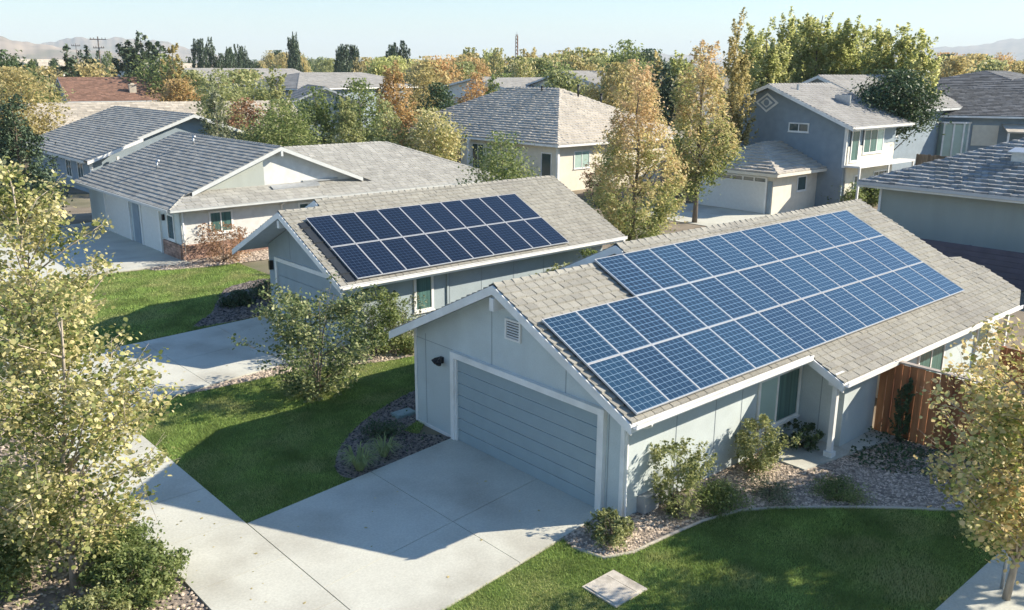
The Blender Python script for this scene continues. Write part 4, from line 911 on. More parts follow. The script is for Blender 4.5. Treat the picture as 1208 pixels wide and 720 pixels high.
FAR = [
 (58.9, 260.8, 10.5, 6.3, 'conifer', 'c'),
 (88.7, 303.1, 13.8, 6.9, 'conifer', 'c'),
 (67.2, 290.6, 11.8, 5.7, 'green', 'c'),
 (138.3, 387.3, 14.7, 6.6, 'green', 'c'),
 (91.5, 263.1, 14.1, 7.9, 'dark', 'c'),
 (103.5, 384.7, 12.4, 5.9, 'conifer', 'c'),
 (77.5, 212.4, 10.8, 5.5, 'conifer', 'c'),
 (130.8, 384.7, 15.0, 6.5, 'conifer', 'c'),
 (94.7, 356.0, 11.5, 4.9, 'green', 'c'),
 (114.6, 337.6, 11.1, 5.7, 'dark', 'c'),
 (134.6, 372.1, 15.6, 7.4, 'green', 'c'),
 (72.1, 238.6, 10.9, 5.2, 'green', 'c'),
 (99.3, 256.5, 11.8, 5.6, 'conifer', 'c'),
 (61.3, 248.6, 10.7, 7.0, 'green', 'c'),
 (123.3, 385.0, 14.9, 7.4, 'green', 'c'),
 (130.4, 319.1, 12.3, 7.9, 'conifer', 'c'),
 (130.5, 354.7, 15.6, 5.5, 'conifer', 'c'),
 (62.8, 255.2, 10.3, 4.5, 'conifer', 'c'),
 (81.8, 307.9, 10.6, 7.9, 'dark', 'c'),
 (79.8, 319.2, 11.2, 4.2, 'dark', 'c'),
 (95.6, 277.7, 11.8, 6.7, 'dark', 'c'),
 (98.3, 316.0, 13.9, 6.0, 'dark', 'c'),
 (101.8, 244.5, 16.2, 4.2, 'conifer', 'p'),
 (101.4, 239.6, 16.1, 3.3, 'conifer', 'p'),
 (104.7, 242.2, 16.7, 4.4, 'conifer', 'p'),
 (108.0, 237.5, 14.2, 4.5, 'conifer', 'p'),
 (110.5, 249.4, 12.7, 4.6, 'conifer', 'p'),
 (126.0, 268.8, 13.3, 5.0, 'conifer', 'p'),
 (123.3, 261.6, 15.1, 4.5, 'conifer', 'p'),
 (105.4, 233.0, 13.5, 4.1, 'conifer', 'p'),
 (115.6, 249.4, 15.2, 4.4, 'conifer', 'p'),
 (161.7, 320.4, 15.1, 6.7, 'gold', 'r'),
 (159.3, 315.2, 13.9, 6.8, 'gold', 'r'),
 (140.1, 258.7, 13.9, 7.1, 'gold', 'r'),
 (148.3, 300.5, 11.2, 6.5, 'gold', 'r'),
 (159.7, 315.4, 11.6, 10.0, 'dark', 'r'),
 (175.4, 340.9, 15.6, 8.4, 'dark', 'r'),
 (161.8, 330.0, 11.4, 8.2, 'gold', 'r'),
 (138.4, 286.5, 11.4, 6.9, 'dark', 'r'),
 (146.9, 280.6, 13.8, 8.8, 'gold', 'r'),
 (135.5, 253.7, 17.8, 4.2, 'conifer', 'p'),
 (133.3, 248.1, 17.8, 4.3, 'conifer', 'p'),
 (137.3, 255.0, 19.3, 3.5, 'conifer', 'p'),
 (138.5, 224.5, 15.2, 4.5, 'conifer', 'p'),
 (139.1, 224.0, 15.2, 4.3, 'dark', 'p'),
 (135.5, 225.8, 14.9, 4.7, 'dark', 'p'),
 (129.8, 214.3, 15.0, 4.8, 'conifer', 'p'),
 (135.8, 195.2, 15.6, 4.6, 'conifer', 'p'),
 (138.6, 204.8, 14.9, 4.9, 'conifer', 'p'),
 (130.5, 192.2, 14.5, 4.1, 'conifer', 'p'),
 (134.1, 196.2, 15.1, 3.7, 'conifer', 'p'),
 (188.5, 305.3, 11.9, 6.0, 'olive', 'r'),
 (176.7, 264.6, 12.8, 8.2, 'olive', 'r'),
 (156.5, 230.0, 12.0, 6.7, 'conifer', 'r'),
 (216.2, 339.3, 11.5, 6.5, 'olive', 'r'),
 (155.4, 228.1, 12.4, 8.9, 'olive', 'r'),
 (176.3, 268.5, 12.0, 8.7, 'green', 'r'),
 (186.0, 289.3, 12.0, 8.0, 'conifer', 'r'),
 (162.6, 273.5, 10.8, 6.8, 'conifer', 'r'),
 (189.0, 345.0, 10.7, 6.9, 'dark', 'r'),
 (139.1, 238.0, 11.7, 7.9, 'olive', 'r'),
 (198.7, 344.9, 13.4, 9.2, 'green', 'r'),
 (224.1, 336.1, 13.5, 8.4, 'olive', 'r'),
 (164.3, 286.5, 10.8, 9.6, 'olive', 'r'),
 (173.0, 315.0, 13.5, 6.5, 'green', 'r'),
 (228.6, 343.5, 13.4, 7.5, 'dark', 'r'),
 (205.3, 330.7, 12.0, 6.3, 'dark', 'r'),
 (130.4, 176.5, 10.9, 9.3, 'gold', 'r'),
 (138.1, 194.7, 11.3, 7.7, 'poplar', 'r'),
 (109.0, 144.3, 10.6, 9.6, 'gold', 'r'),
 (101.2, 153.5, 11.0, 8.0, 'poplar', 'r'),
 (144.0, 210.9, 12.3, 9.8, 'gold', 'r'),
 (137.1, 215.1, 11.8, 9.2, 'gold', 'r'),
 (132.4, 193.2, 11.0, 9.4, 'gold', 'r'),
 (115.6, 177.8, 10.9, 7.1, 'gold', 'r'),
 (112.5, 165.0, 11.5, 9.0, 'poplar', 'r'),
 (98.7, 134.9, 11.1, 7.8, 'gold', 'r'),
 (131.1, 168.2, 10.8, 7.9, 'olive', 'r'),
 (95.6, 126.6, 11.1, 8.8, 'orange', 'r'),
 (104.7, 139.1, 10.4, 9.9, 'olive', 'r'),
 (91.8, 124.9, 10.3, 8.5, 'gold', 'r'),
 (125.3, 160.0, 11.9, 9.9, 'orange', 'r'),
 (113.1, 139.0, 11.0, 7.8, 'orange', 'r'),
 (112.0, 150.3, 10.3, 8.5, 'orange', 'r'),
 (101.6, 126.8, 10.2, 7.4, 'olive', 'r'),
 (106.2, 134.2, 11.4, 7.3, 'gold', 'r'),
 (144.9, 140.1, 13.5, 10.8, 'yg', 'p'),
 (144.0, 160.2, 11.8, 10.2, 'yg', 'p'),
 (170.8, 172.1, 13.1, 10.9, 'yg', 'p'),
 (130.3, 159.5, 12.3, 9.9, 'gold', 'p'),
 (181.5, 185.3, 14.0, 8.5, 'gold', 'p'),
 (148.1, 164.5, 12.0, 7.6, 'poplar', 'p'),
 (166.7, 195.7, 13.6, 8.4, 'poplar', 'p'),
 (158.9, 148.6, 13.6, 9.0, 'yg', 'p'),
 (157.9, 164.1, 12.7, 9.7, 'yg', 'p'),
 (164.2, 190.6, 14.4, 7.3, 'yg', 'p'),
 (131.7, 162.7, 11.9, 8.5, 'yg', 'p'),
 (146.9, 159.1, 13.8, 7.7, 'gold', 'p'),
 (164.9, 156.1, 13.1, 8.1, 'poplar', 'p'),
 (163.4, 162.8, 13.0, 8.6, 'yg', 'p'),
 (171.6, 178.4, 13.0, 10.6, 'yg', 'p'),
 (144.8, 179.2, 14.0, 8.5, 'yg', 'p'),
 (183.2, 176.5, 13.2, 7.3, 'poplar', 'p'),
 (156.5, 160.6, 12.2, 7.2, 'yg', 'p'),
 (169.9, 200.9, 14.6, 7.5, 'poplar', 'p'),
 (175.3, 174.2, 14.5, 8.1, 'gold', 'p'),
 (161.5, 160.7, 13.7, 7.0, 'yg', 'p'),
 (149.8, 138.4, 12.5, 10.6, 'poplar', 'p'),
 (157.6, 157.1, 12.5, 7.5, 'poplar', 'p'),
 (177.0, 204.0, 12.4, 10.0, 'gold', 'p'),
 (127.9, 134.9, 10.3, 8.1, 'olive', 'r'),
 (115.9, 127.3, 10.5, 7.2, 'yg', 'r'),
 (121.2, 122.5, 10.6, 9.3, 'gold', 'r'),
 (122.5, 128.9, 11.0, 9.1, 'olive', 'r'),
 (123.3, 120.4, 11.0, 7.2, 'yg', 'r'),
 (134.4, 132.5, 10.3, 7.2, 'gold', 'r'),
 (129.3, 135.7, 10.9, 8.0, 'gold', 'r'),
 (124.6, 119.9, 10.8, 7.4, 'olive', 'r'),
 (121.8, 133.4, 11.2, 9.4, 'yg', 'r'),
 (123.2, 134.8, 11.2, 7.2, 'yg', 'r'),
 (126.7, 118.8, 11.3, 8.4, 'olive', 'r'),
 (122.8, 119.8, 11.4, 9.9, 'gold', 'r'),
 (293.7, 252.2, 12.7, 9.9, 'olive', 'r'),
 (177.7, 148.7, 13.9, 10.4, 'dark', 'r'),
 (263.9, 236.7, 14.0, 10.1, 'poplar', 'r'),
 (240.7, 188.1, 12.2, 10.3, 'olive', 'r'),
 (237.5, 201.0, 13.8, 9.6, 'dark', 'r'),
 (253.5, 221.2, 14.7, 7.9, 'dark', 'r'),
 (266.5, 249.1, 12.5, 10.3, 'dark', 'r'),
 (176.2, 148.5, 11.4, 8.9, 'poplar', 'r'),
 (186.1, 154.3, 11.9, 7.6, 'dark', 'r'),
 (243.4, 200.8, 13.0, 7.9, 'poplar', 'r'),
 (178.4, 153.7, 13.1, 8.1, 'dark', 'r'),
 (174.0, 152.5, 13.8, 8.3, 'dark', 'r'),
 (271.3, 91.5, 12.9, 8.0, 'gold', 'r'),
 (255.2, 101.2, 11.7, 9.3, 'gold', 'r'),
 (282.9, 99.4, 11.8, 8.7, 'gold', 'r'),
 (242.6, 103.0, 13.6, 9.3, 'orange', 'r'),
 (226.9, 96.2, 13.0, 7.0, 'dark', 'r'),
 (238.6, 94.3, 13.2, 9.5, 'orange', 'r'),
 (169.4, 69.3, 11.6, 10.3, 'gold', 'r'),
 (278.2, 101.6, 14.2, 8.1, 'orange', 'r'),
 (244.9, 100.6, 12.4, 9.8, 'orange', 'r'),
 (181.1, 74.3, 11.1, 10.4, 'gold', 'r'),
 (287.2, 117.3, 14.0, 7.1, 'orange', 'r'),
 (301.4, 111.5, 13.1, 7.7, 'orange', 'r'),
 (161.6, 60.9, 10.8, 8.6, 'olive', 'r'),
 (278.4, 118.5, 11.7, 7.9, 'gold', 'r'),
 (291.6, 98.2, 13.4, 7.3, 'olive', 'r'),
 (188.7, 74.4, 12.3, 8.4, 'gold', 'r'),
 (166.0, 57.9, 10.7, 9.2, 'gold', 'r'),
 (299.7, 115.7, 14.1, 8.3, 'olive', 'r'),
 (234.3, 90.6, 12.7, 8.5, 'olive', 'r'),
 (282.5, 109.4, 11.8, 9.1, 'gold', 'r'),
 (486.9, 164.8, 15.1, 8.5, 'dark', 'r'),
 (432.3, 147.7, 12.6, 9.9, 'conifer', 'r'),
 (330.4, 125.2, 13.2, 11.7, 'dark', 'r'),
 (319.5, 132.7, 12.8, 10.4, 'dark', 'r'),
 (466.0, 176.2, 13.8, 10.5, 'conifer', 'r'),
 (330.3, 125.7, 13.8, 10.6, 'conifer', 'r'),
 (384.0, 156.7, 13.1, 10.4, 'dark', 'r'),
 (338.8, 136.5, 12.6, 10.9, 'dark', 'r'),
 (358.9, 149.3, 14.1, 10.4, 'dark', 'r'),
 (366.4, 127.5, 12.9, 10.5, 'dark', 'r'),
 (98.9, 146.1, 7.1, 7.8, 'olive', 'r'),
 (75.7, 161.1, 8.6, 8.0, 'gold', 'r'),
 (64.5, 157.3, 8.5, 8.8, 'olive', 'r'),
 (78.0, 162.5, 8.4, 7.4, 'gold', 'r'),
 (52.6, 111.5, 8.8, 8.6, 'olive', 'r'),
 (72.4, 155.8, 7.4, 8.4, 'orange', 'r'),
 (47.2, 120.0, 7.5, 6.8, 'orange', 'r'),
 (114.2, 116.3, 10.2, 8.8, 'green', 'r'),
 (95.5, 85.4, 8.8, 6.0, 'green', 'r'),
 (102.6, 117.1, 8.3, 6.1, 'green', 'r'),
 (90.2, 80.4, 9.9, 7.4, 'gold', 'r'),
 (88.4, 89.1, 8.9, 8.3, 'olive', 'r'),
 (104.2, 88.9, 9.7, 7.7, 'olive', 'r'),
 (33.3, 137.0, 8.2, 6.9, 'olive', 'r'),
 (33.2, 140.8, 9.1, 6.9, 'gold', 'r'),
 (28.1, 123.5, 8.9, 7.6, 'gold', 'r'),
 (28.2, 120.6, 7.5, 6.3, 'green', 'r'),
 (31.9, 135.7, 7.5, 8.8, 'gold', 'r'),
 (35.0, 153.2, 7.5, 7.5, 'gold', 'r'),
 (572.6, 197.2, 14.4, 12.3, 'green', 'r'),
 (369.6, 302.2, 11.8, 9.3, 'dark', 'r'),
 (432.7, 556.2, 12.7, 13.2, 'green', 'r'),
 (135.7, 582.2, 9.6, 11.9, 'dark', 'r'),
 (495.0, 503.7, 12.5, 15.9, 'olive', 'r'),
 (105.4, 492.3, 12.1, 10.4, 'green', 'r'),
 (488.7, 170.3, 13.5, 15.2, 'dark', 'r'),
 (360.3, 430.1, 13.5, 12.0, 'olive', 'r'),
 (406.5, 489.1, 15.3, 15.1, 'dark', 'r'),
 (660.1, 242.2, 17.1, 15.4, 'green', 'r'),
 (315.4, 468.7, 10.0, 13.8, 'green', 'r'),
 (297.1, 539.9, 12.4, 11.7, 'dark', 'r'),
 (437.7, 169.4, 11.7, 14.9, 'olive', 'r'),
 (359.8, 814.2, 9.8, 14.1, 'olive', 'r'),
 (489.0, 621.4, 13.2, 9.4, 'dark', 'r'),
 (540.7, 332.2, 15.4, 11.4, 'green', 'r'),
 (246.4, 384.9, 9.5, 10.0, 'dark', 'r'),
 (303.4, 500.6, 12.3, 11.4, 'green', 'r'),
 (336.2, 833.4, 13.3, 15.9, 'olive', 'r'),
 (250.1, 417.0, 10.1, 10.1, 'green', 'r'),
 (497.2, 230.2, 14.3, 12.9, 'olive', 'r'),
 (753.7, 359.1, 15.7, 13.0, 'olive', 'r'),
 (299.1, 816.2, 9.6, 10.6, 'olive', 'r'),
 (597.4, 500.7, 13.4, 9.5, 'green', 'r'),
 (202.8, 453.9, 11.3, 14.2, 'dark', 'r'),
 (623.4, 589.1, 14.8, 12.1, 'olive', 'r'),
 (702.9, 269.0, 12.3, 15.5, 'dark', 'r'),
 (202.2, 692.6, 11.4, 14.3, 'green', 'r'),
 (570.9, 446.6, 15.0, 9.9, 'dark', 'r'),
 (379.8, 279.6, 13.2, 9.2, 'olive', 'r'),
 (315.5, 656.8, 11.1, 14.0, 'dark', 'r'),
 (461.9, 640.2, 12.3, 12.7, 'dark', 'r'),
 (626.0, 228.1, 12.1, 13.4, 'olive', 'r'),
 (374.3, 549.0, 11.7, 11.2, 'green', 'r'),
 (411.1, 604.7, 10.6, 14.8, 'olive', 'r'),
 (614.9, 465.7, 12.8, 13.1, 'green', 'r'),
 (477.6, 211.2, 14.9, 11.2, 'green', 'r'),
 (372.2, 806.4, 12.6, 15.2, 'olive', 'r'),
 (339.5, 772.4, 9.7, 9.9, 'green', 'r'),
 (602.5, 367.9, 16.3, 11.4, 'green', 'r'),
 (270.4, 670.8, 11.7, 12.7, 'olive', 'r'),
 (303.4, 763.3, 11.9, 13.8, 'olive', 'r'),
 (391.1, 676.7, 13.6, 15.5, 'green', 'r'),
 (337.5, 418.3, 12.4, 11.8, 'olive', 'r'),
 (415.7, 741.8, 16.6, 9.9, 'olive', 'r'),
 (373.1, 689.0, 12.0, 11.9, 'dark', 'r'),
 (487.9, 248.9, 12.1, 11.6, 'green', 'r'),
 (661.9, 479.7, 15.5, 10.4, 'dark', 'r'),
 (212.3, 445.1, 11.6, 13.5, 'dark', 'r'),
 (496.1, 727.4, 10.3, 14.4, 'olive', 'r'),
 (390.6, 688.0, 16.0, 9.1, 'olive', 'r'),
 (157.1, 571.6, 9.8, 9.2, 'dark', 'r'),
 (616.6, 557.0, 14.2, 10.7, 'green', 'r'),
 (190.7, 650.6, 9.5, 14.8, 'green', 'r'),
 (177.7, 449.9, 12.8, 10.9, 'green', 'r'),
 (358.4, 372.9, 11.9, 11.2, 'olive', 'r'),
 (548.9, 575.5, 15.8, 13.0, 'olive', 'r'),
 (416.3, 189.7, 11.2, 13.1, 'dark', 'r'),
 (312.6, 592.9, 11.1, 13.2, 'olive', 'r'),
 (638.3, 544.6, 17.3, 14.0, 'dark', 'r'),
]
SLATE = (58.89, 102.25, 0)
RB = (89.66, 34.32, 0)
BF = (74.98, 33.19, 74.67, 28.71)
FARHOUSES = [
 (90.3, 195.1, 6.33, 9.02, 0.3, 34, 16, 'greyroof', 'long grey roof between trees in the left distance', 'stucco'),
 (76.0, 129.3, 6.39, 8.52, 0.25, 30, 16, 'greyroof', 'wide grey hip roof in the distance behind the orange tree', 'navy'),
 (103.0, 128.9, 6.42, 7.83, 0.2, 16, 12, 'greyroof', 'grey gabled roof left of the cream house ridge', 'navy'),
 (99.3, 112.5, 6.34, 7.86, 0.2, 18, 13, 'greyroof', 'pale grey roof just beyond the cream house ridge', 'stucco'),
 (123.6, 123.8, 6.21, 7.85, -0.2, 24, 14, 'greyroof', 'wide grey roof beyond the cream house with a skylight strip', 'stucco'),
 (110.8, 101.1, 6.84, 9.04, 0.1, 22, 14, 'greyroof', 'grey house with taller roof behind the cone shaped autumn tree', 'stucco'),
 (114.4, 42.5, 7.15, 9.37, 0.1, 26, 17, 'shingled', 'dark grey roofed house in the right distance', 'stucco'),
 (110.1, 36.5, 6.95, 8.67, 0.05, 20, 13, 'shingled', 'dark shingled house cut by the right edge', 'stucco'),
 (123.2, 306.2, 7.98, 10.47, 0.2, 40, 18, 'paleroof', 'large pale building on the left skyline', 'stucco'),
 (118.1, 506.4, 8.50, 12.60, 0.2, 70, 24, 'paleroof', 'long white building at the foot of the left hills', 'white'),
 (127.6, 410.6, 8.12, 10.92, 0.1, 60, 22, 'paleroof', 'long pale building on the left skyline beside the pole', 'white'),
]
for x, y, ze, zr, rot, L, Wd, mt, lab, wm in FARHOUSES:
    mm = max((zr-ze)/(Wd/2+.7), .15)
    fn = hip_house if 'hip' in lab or 'dark' in lab or 'wide' in lab else gable_house
    H = fn('house', lab, (x, y, 0), rot, L, Wd, ze, mm, K[wm], K[mt], .7, tabs=dict(expo=.7, tabw=1.1, lift=.05))
    if fn is gable_house:
        H.location.x -= L/2*math.cos(rot); H.location.y -= L/2*math.sin(rot)
# slate gable in front of the wide far roof, and the bay windowed house at the right
gable_house('house', 'small slate blue gabled house with white trim far behind the left roofs', SLATE, au+.35, 16, 9.5, 4.6, .42, K['navy'], K['greyroof'], .8, tabs=T2)
HB = hip_house('house', 'dark roofed house with pale green bay window and porch at far right', RB, au-R90-.28, 17, 12, 5.55, .33, K['navy'], K['shingled'], .7, tabs=T2,
    wins=[('y', -6, 4.4, 7.2, 2.8, 4.6, -1, (.5,)), ('y', -6, -7.4, -6.2, 3.4, 4.6, -1)])
bay = MB(); bay.ext([(-4.6, -6.02, 1.2), (-4.0, -7.1, 1.2), (-2.4, -7.1, 1.2), (-1.8, -6.02, 1.2)], (0, 0, 3.6)); bb = bay.build('bay_window', K['paleglass'], HB)
for x, y in ((-4.6, -6.1), (-4.0, -7.15), (-3.2, -7.15), (-2.4, -7.15), (-1.8, -6.1)): bay = MB(); bay.box(x-.07, y-.06, 1, x+.07, y+.06, 4.85); bay.build('mullion', K['white'], bb)
bay = MB(); bay.ext([(-4.8, -6.01, 4.85), (-4.1, -7.3, 4.85), (-2.3, -7.3, 4.85), (-1.6, -6.01, 4.85)], (0, 0, .12)); bay.build('bay_roof', K['white'], HB)
p_ = MB(); p_.box(-1.5, -6.06, 2.9, .6, -6.003, 4.7); p_.build('beige_panel', K['cream'], HB)
p_ = MB(); p_.ext([(.8, -6.01, 4.75), (4.2, -6.01, 4.75), (4.2, -8.4, 4.2), (.8, -8.4, 4.2)], (0, 0, .12)); p_.build('porch_roof', K['paleroof'], HB)
for x in (.95, 4.05): p_ = MB(); p_.box(x-.08, -8.3, 0, x+.08, -8.14, 4.2); p_.build('porch_post', K['white'], HB)
p_ = MB()
for i in range(9): p_.box(1.1+i*.33, -8.25, 1.2, 1.34+i*.33, -8.2, 3.5)
p_.build('porch_screen', K['wood2'], HB)
fence('wood_fence', 'dark brown board fence below the bay windowed house at far right', (BF[0], BF[1]), (BF[2], BF[3]), 2.6, 'wood2', None, .25)

# ------------------------------------------------------------------ plants
def unit(n):
    v = rng.normal(size=(n, 3)); return v/np.linalg.norm(v, axis=1)[:, None]
def leaves(C, size, asp=.6, up=.35, six=False):
    """diamond leaves at points C"""
    n = len(C); a = unit(n); nrm = unit(n); nrm[:, 2] = np.abs(nrm[:, 2])+up
    nrm /= np.linalg.norm(nrm, axis=1)[:, None]
    a = a-(a*nrm).sum(1)[:, None]*nrm; a /= np.linalg.norm(a, axis=1)[:, None]; b = np.cross(nrm, a)
    s = size*rng.uniform(.45, 1.4, n)[:, None]
    if six:
        q = asp*.5
        return np.stack([C-a*s*.5, C-a*s*.22+b*s*q*.9, C+a*s*.2+b*s*q*.85+nrm*s*.06, C+a*s*.52-nrm*s*.1, C+a*s*.2-b*s*q*.85+nrm*s*.06, C-a*s*.22-b*s*q*.9], 1)
    V = np.stack([C-a*s*.5, C+b*s*asp*.5-a*s*.05+nrm*s*.08, C+a*s*.5-nrm*s*.1, C-b*s*asp*.5-a*s*.05+nrm*s*.08], 1)
    return V
def prof_r(prof, t):
    if prof == 'round': return np.sin(np.pi*np.clip(t, 0.001, .999)**.85)**.62
    if prof == 'cone': return np.where(t < .22, (t/.22)**.55, (1-(t-.22)/.78)**.85*.97+.03)*np.where(t > .97, .6, 1)
    if prof == 'cone2': return np.where(t < .3, (t/.3)**.6, (1-(t-.3)/.7)**.6*.97+.03)
    if prof == 'column': return np.where(t < .18, (t/.18)**.5, (1-(t-.18)/.82)**.45*.95+.05)
    if prof == 'vase': return .45+.55*np.sin(np.pi*np.clip(t, 0, 1)*.8)
    return np.ones_like(t)
def crown_points(h, cb, R, prof, ncl, per, sig, spray=0., hollow=.45, seed=0):
    r = np.random.default_rng(seed); t = r.random(ncl*6); w = prof_r(prof, t); k = r.random(len(t)) < (w**1.2+.06); t = t[k][:ncl]; n = len(t)
    ang = r.uniform(0, 2*np.pi, n); ph = r.uniform(0, 6.28, 4)
    lob = 1+.22*np.sin(3*ang+ph[0]+5*t)+.16*np.sin(5*ang+ph[1]-9*t)+.12*np.sin(2*ang+ph[2]+14*t)
    rho = R*prof_r(prof, t)*lob*(hollow+(1-hollow)*r.random(n)**.6)*np.where(r.random(n) < .12, 1.12, 1)
    z = h*(cb+(1-cb)*t); P = np.stack([rho*np.cos(ang), rho*np.sin(ang), z], 1)
    cnt = r.integers(int(per*.5), int(per*1.5)+1, n); idx = np.repeat(np.arange(n), cnt); m = len(idx)
    D = r.normal(size=(m, 3))*sig*np.array([1, 1, .75])
    Q = P[idx]+D
    if spray:
        q = r.random(m); out = P.copy(); out[:, 2] = 0; out /= (np.linalg.norm(out, axis=1)[:, None]+1e-6)
        dr = out*.35+np.array([0, 0, 1.]); dr += r.normal(size=dr.shape)*.18
        Q = P[idx]+D*.45*(1.15-q)[:, None]*1.6+dr[idx]*(q*spray)[:, None]-np.array([0, 0, spray*.5])
    Q[:, 2] = np.clip(Q[:, 2], h*cb*.6+.03, h*1.02)
    return P, Q
def limb_points(h, cb, R, prof, nlimb, per, sig, seed=0, reach=1.0):
    """leaf sprays strung along limbs, so that the outline breaks up into branches"""
    r = np.random.default_rng(seed); t = r.random(nlimb*8); k = r.random(len(t)) < prof_r(prof, t)**1.3+.05; t = t[k][:nlimb]
    P = []
    for i, tt in enumerate(t):
        a = i*2.39996+r.normal()*.35; rad = R*prof_r(prof, np.array([tt]))[0]*r.uniform(.72, 1.18)*reach
        z = h*(cb+(1-cb)*tt); z0 = max(h*cb*.8, z-rad*r.uniform(.35, .9)); b = a+r.normal()*.3
        for f in np.linspace(.38, 1.0, 5)+r.normal(size=5)*.05:
            aa = a+(b-a)*f; P.append((rad*f*math.cos(aa)+r.normal()*.05, rad*f*math.sin(aa)+r.normal()*.05, z0+(z-z0)*f**1.1))
    P = np.array(P); f = np.tile(np.linspace(1.25, .7, 5), len(t))[:len(P)]
    cnt = np.maximum(3, (per*f*r.uniform(.5, 1.4, len(P))).astype(int)); idx = np.repeat(np.arange(len(P)), cnt)
    Q = P[idx]+r.normal(size=(len(idx), 3))*sig*f[idx][:, None]*np.array([1, 1, .8])
    Q[:, 2] = np.clip(Q[:, 2], h*cb*.6, h*1.03)
    tips = P[4::5]
    return tips, Q
def limbs(mb, h, cb, R, P, tr, nl, seed=0, lean=(0, 0), n=5, stems=1, sub=True):
    r = np.random.default_rng(seed+5)
    tops = []
    for s in range(stems):
        lx, ly = (lean if stems == 1 else (lean[0]+r.uniform(-.35, .35)*R, lean[1]+r.uniform(-.35, .35)*R))
        zs = np.linspace(0, .92, 7); pts = []
        bx, by = (0, 0) if stems == 1 else r.uniform(-.08, .08, 2)
        for z in zs:
            pts.append((bx+lx*z**1.3+r.normal()*.012*h*z, by+ly*z**1.3+r.normal()*.012*h*z, z*h))
        mb.tube(pts, [tr*(1.25 if i == 0 else 1)*(1-.88*z) for i, z in enumerate(zs)], n+2); tops.append(pts)
    sel = r.permutation(len(P))[:nl]
    for k in sel:
        p = P[k]; T = tops[r.integers(len(tops))]; rho = math.hypot(p[0], p[1])
        z0 = max(p[2]-rho*r.uniform(.5, 1.1)-.1*h*r.random(), h*cb*.5+.05*h); f = min(z0/(h*.92), .98)*6; i = int(f); a = np.array(T[min(i, 6)]); b = np.array(T[min(i+1, 6)]); q = a+(b-a)*(f-i)
        mid = (q+p)/2+np.array([r.normal()*.05*R, r.normal()*.05*R, .04*h*r.random()])
        rad = tr*(.42*(1-.6*z0/h)); mb.tube([q, mid, p], [rad, rad*.65, rad*.22], n)
        if sub:
            for j in range(2):
                e = p+r.normal(size=3)*.16*R; mb.tube([mid*.4+p*.6, e], [rad*.3, rad*.1], 3)
def tree(name, label, x, y, h, R, cb, mat, prof, ncl, per, leaf, tr=None, bark='bark', spray=0., sig=None, seed=1, group=None, nl=30, lean=(0, 0), stems=1, hollow=.45, cat='tree', up=.35, asp=.62, six=False):
    T = thing(name, (x, y, 0), label, cat, group)
    P, Q = limb_points(h, cb, R, prof, ncl, per, sig, seed) if six else crown_points(h, cb, R, prof, ncl, per, sig or R*.17, spray, hollow, seed)
    if prof == 'column' and mat in ('poplar', 'gold'):
        PP, QQ = [], []; k_ = 7 if mat == 'poplar' else 4
        for j in range(k_):
            a_ = j*2.4+seed; rr_ = R*(.15+.5*((j*.618+.3) % 1)) if j else 0; hj = h*(1-.24*((j*.618) % 1)) if j else h
            p_, q_ = crown_points(hj, cb, R*(.62 if k_ == 7 else .62), prof, max(26, ncl//4), int(per*(1.15 if k_ == 7 else 1)), (sig or R*.17)*.6, spray*.8, .3, seed*10+j)
            o_ = np.array([rr_*math.cos(a_), rr_*math.sin(a_), 0]); PP.append(p_+o_); QQ.append(q_+o_)
        P, Q = np.concatenate(PP), np.concatenate(QQ)
    sh = np.stack([lean[0]*np.clip(Q[:, 2]/h, 0, 1)**1.3, lean[1]*np.clip(Q[:, 2]/h, 0, 1)**1.3, np.zeros(len(Q))], 1); Q = Q+sh
    P = P+np.stack([lean[0]*np.clip(P[:, 2]/h, 0, 1)**1.3, lean[1]*np.clip(P[:, 2]/h, 0, 1)**1.3, np.zeros(len(P))], 1)
    link('crown', np_mesh('crown', leaves(Q, leaf, asp, up, six), 6 if six else 4), [LF[mat]], T)
    mb = MB(); limbs(mb, h, cb, R, P, tr or h*.014, nl, seed, lean, 4, stems); mb.build('trunk', K[bark], T, True)
    return T
seed = 10
GR = {'poplar_tree': 'row of tall poplars behind the slate blue houses'}
for nm, x, y, h, R, cb, mat, prof, lab in TREES:
    seed += 1; d = math.hypot(x, y)
    leaf = max(.13, d*.0032) if d < 110 else d*.0036
    if nm == 'poplar_tree': R *= 1.3
    n_ = (6.0 if mat in ('conifer', 'dark') else 6.0 if prof == 'column' else 4.6)*(2*R*h*.75)/(leaf*leaf*.31)
    ncl = int(min(260, max(70, n_/34))); per = int(min(120, n_/ncl))
    spray = {'column': h*.10, 'cone': h*.09, 'cone2': h*.07}.get(prof, 0)
    if mat == 'conifer': spray = h*.05
    tree(nm, lab, x, y, h, R*.92, cb, mat, prof, ncl, per, leaf, spray=spray, seed=seed, group=GR.get(nm), nl=26 if d < 60 else 12, sig=R*.2, bark='palebark' if 'slim bare' in lab else 'bark')
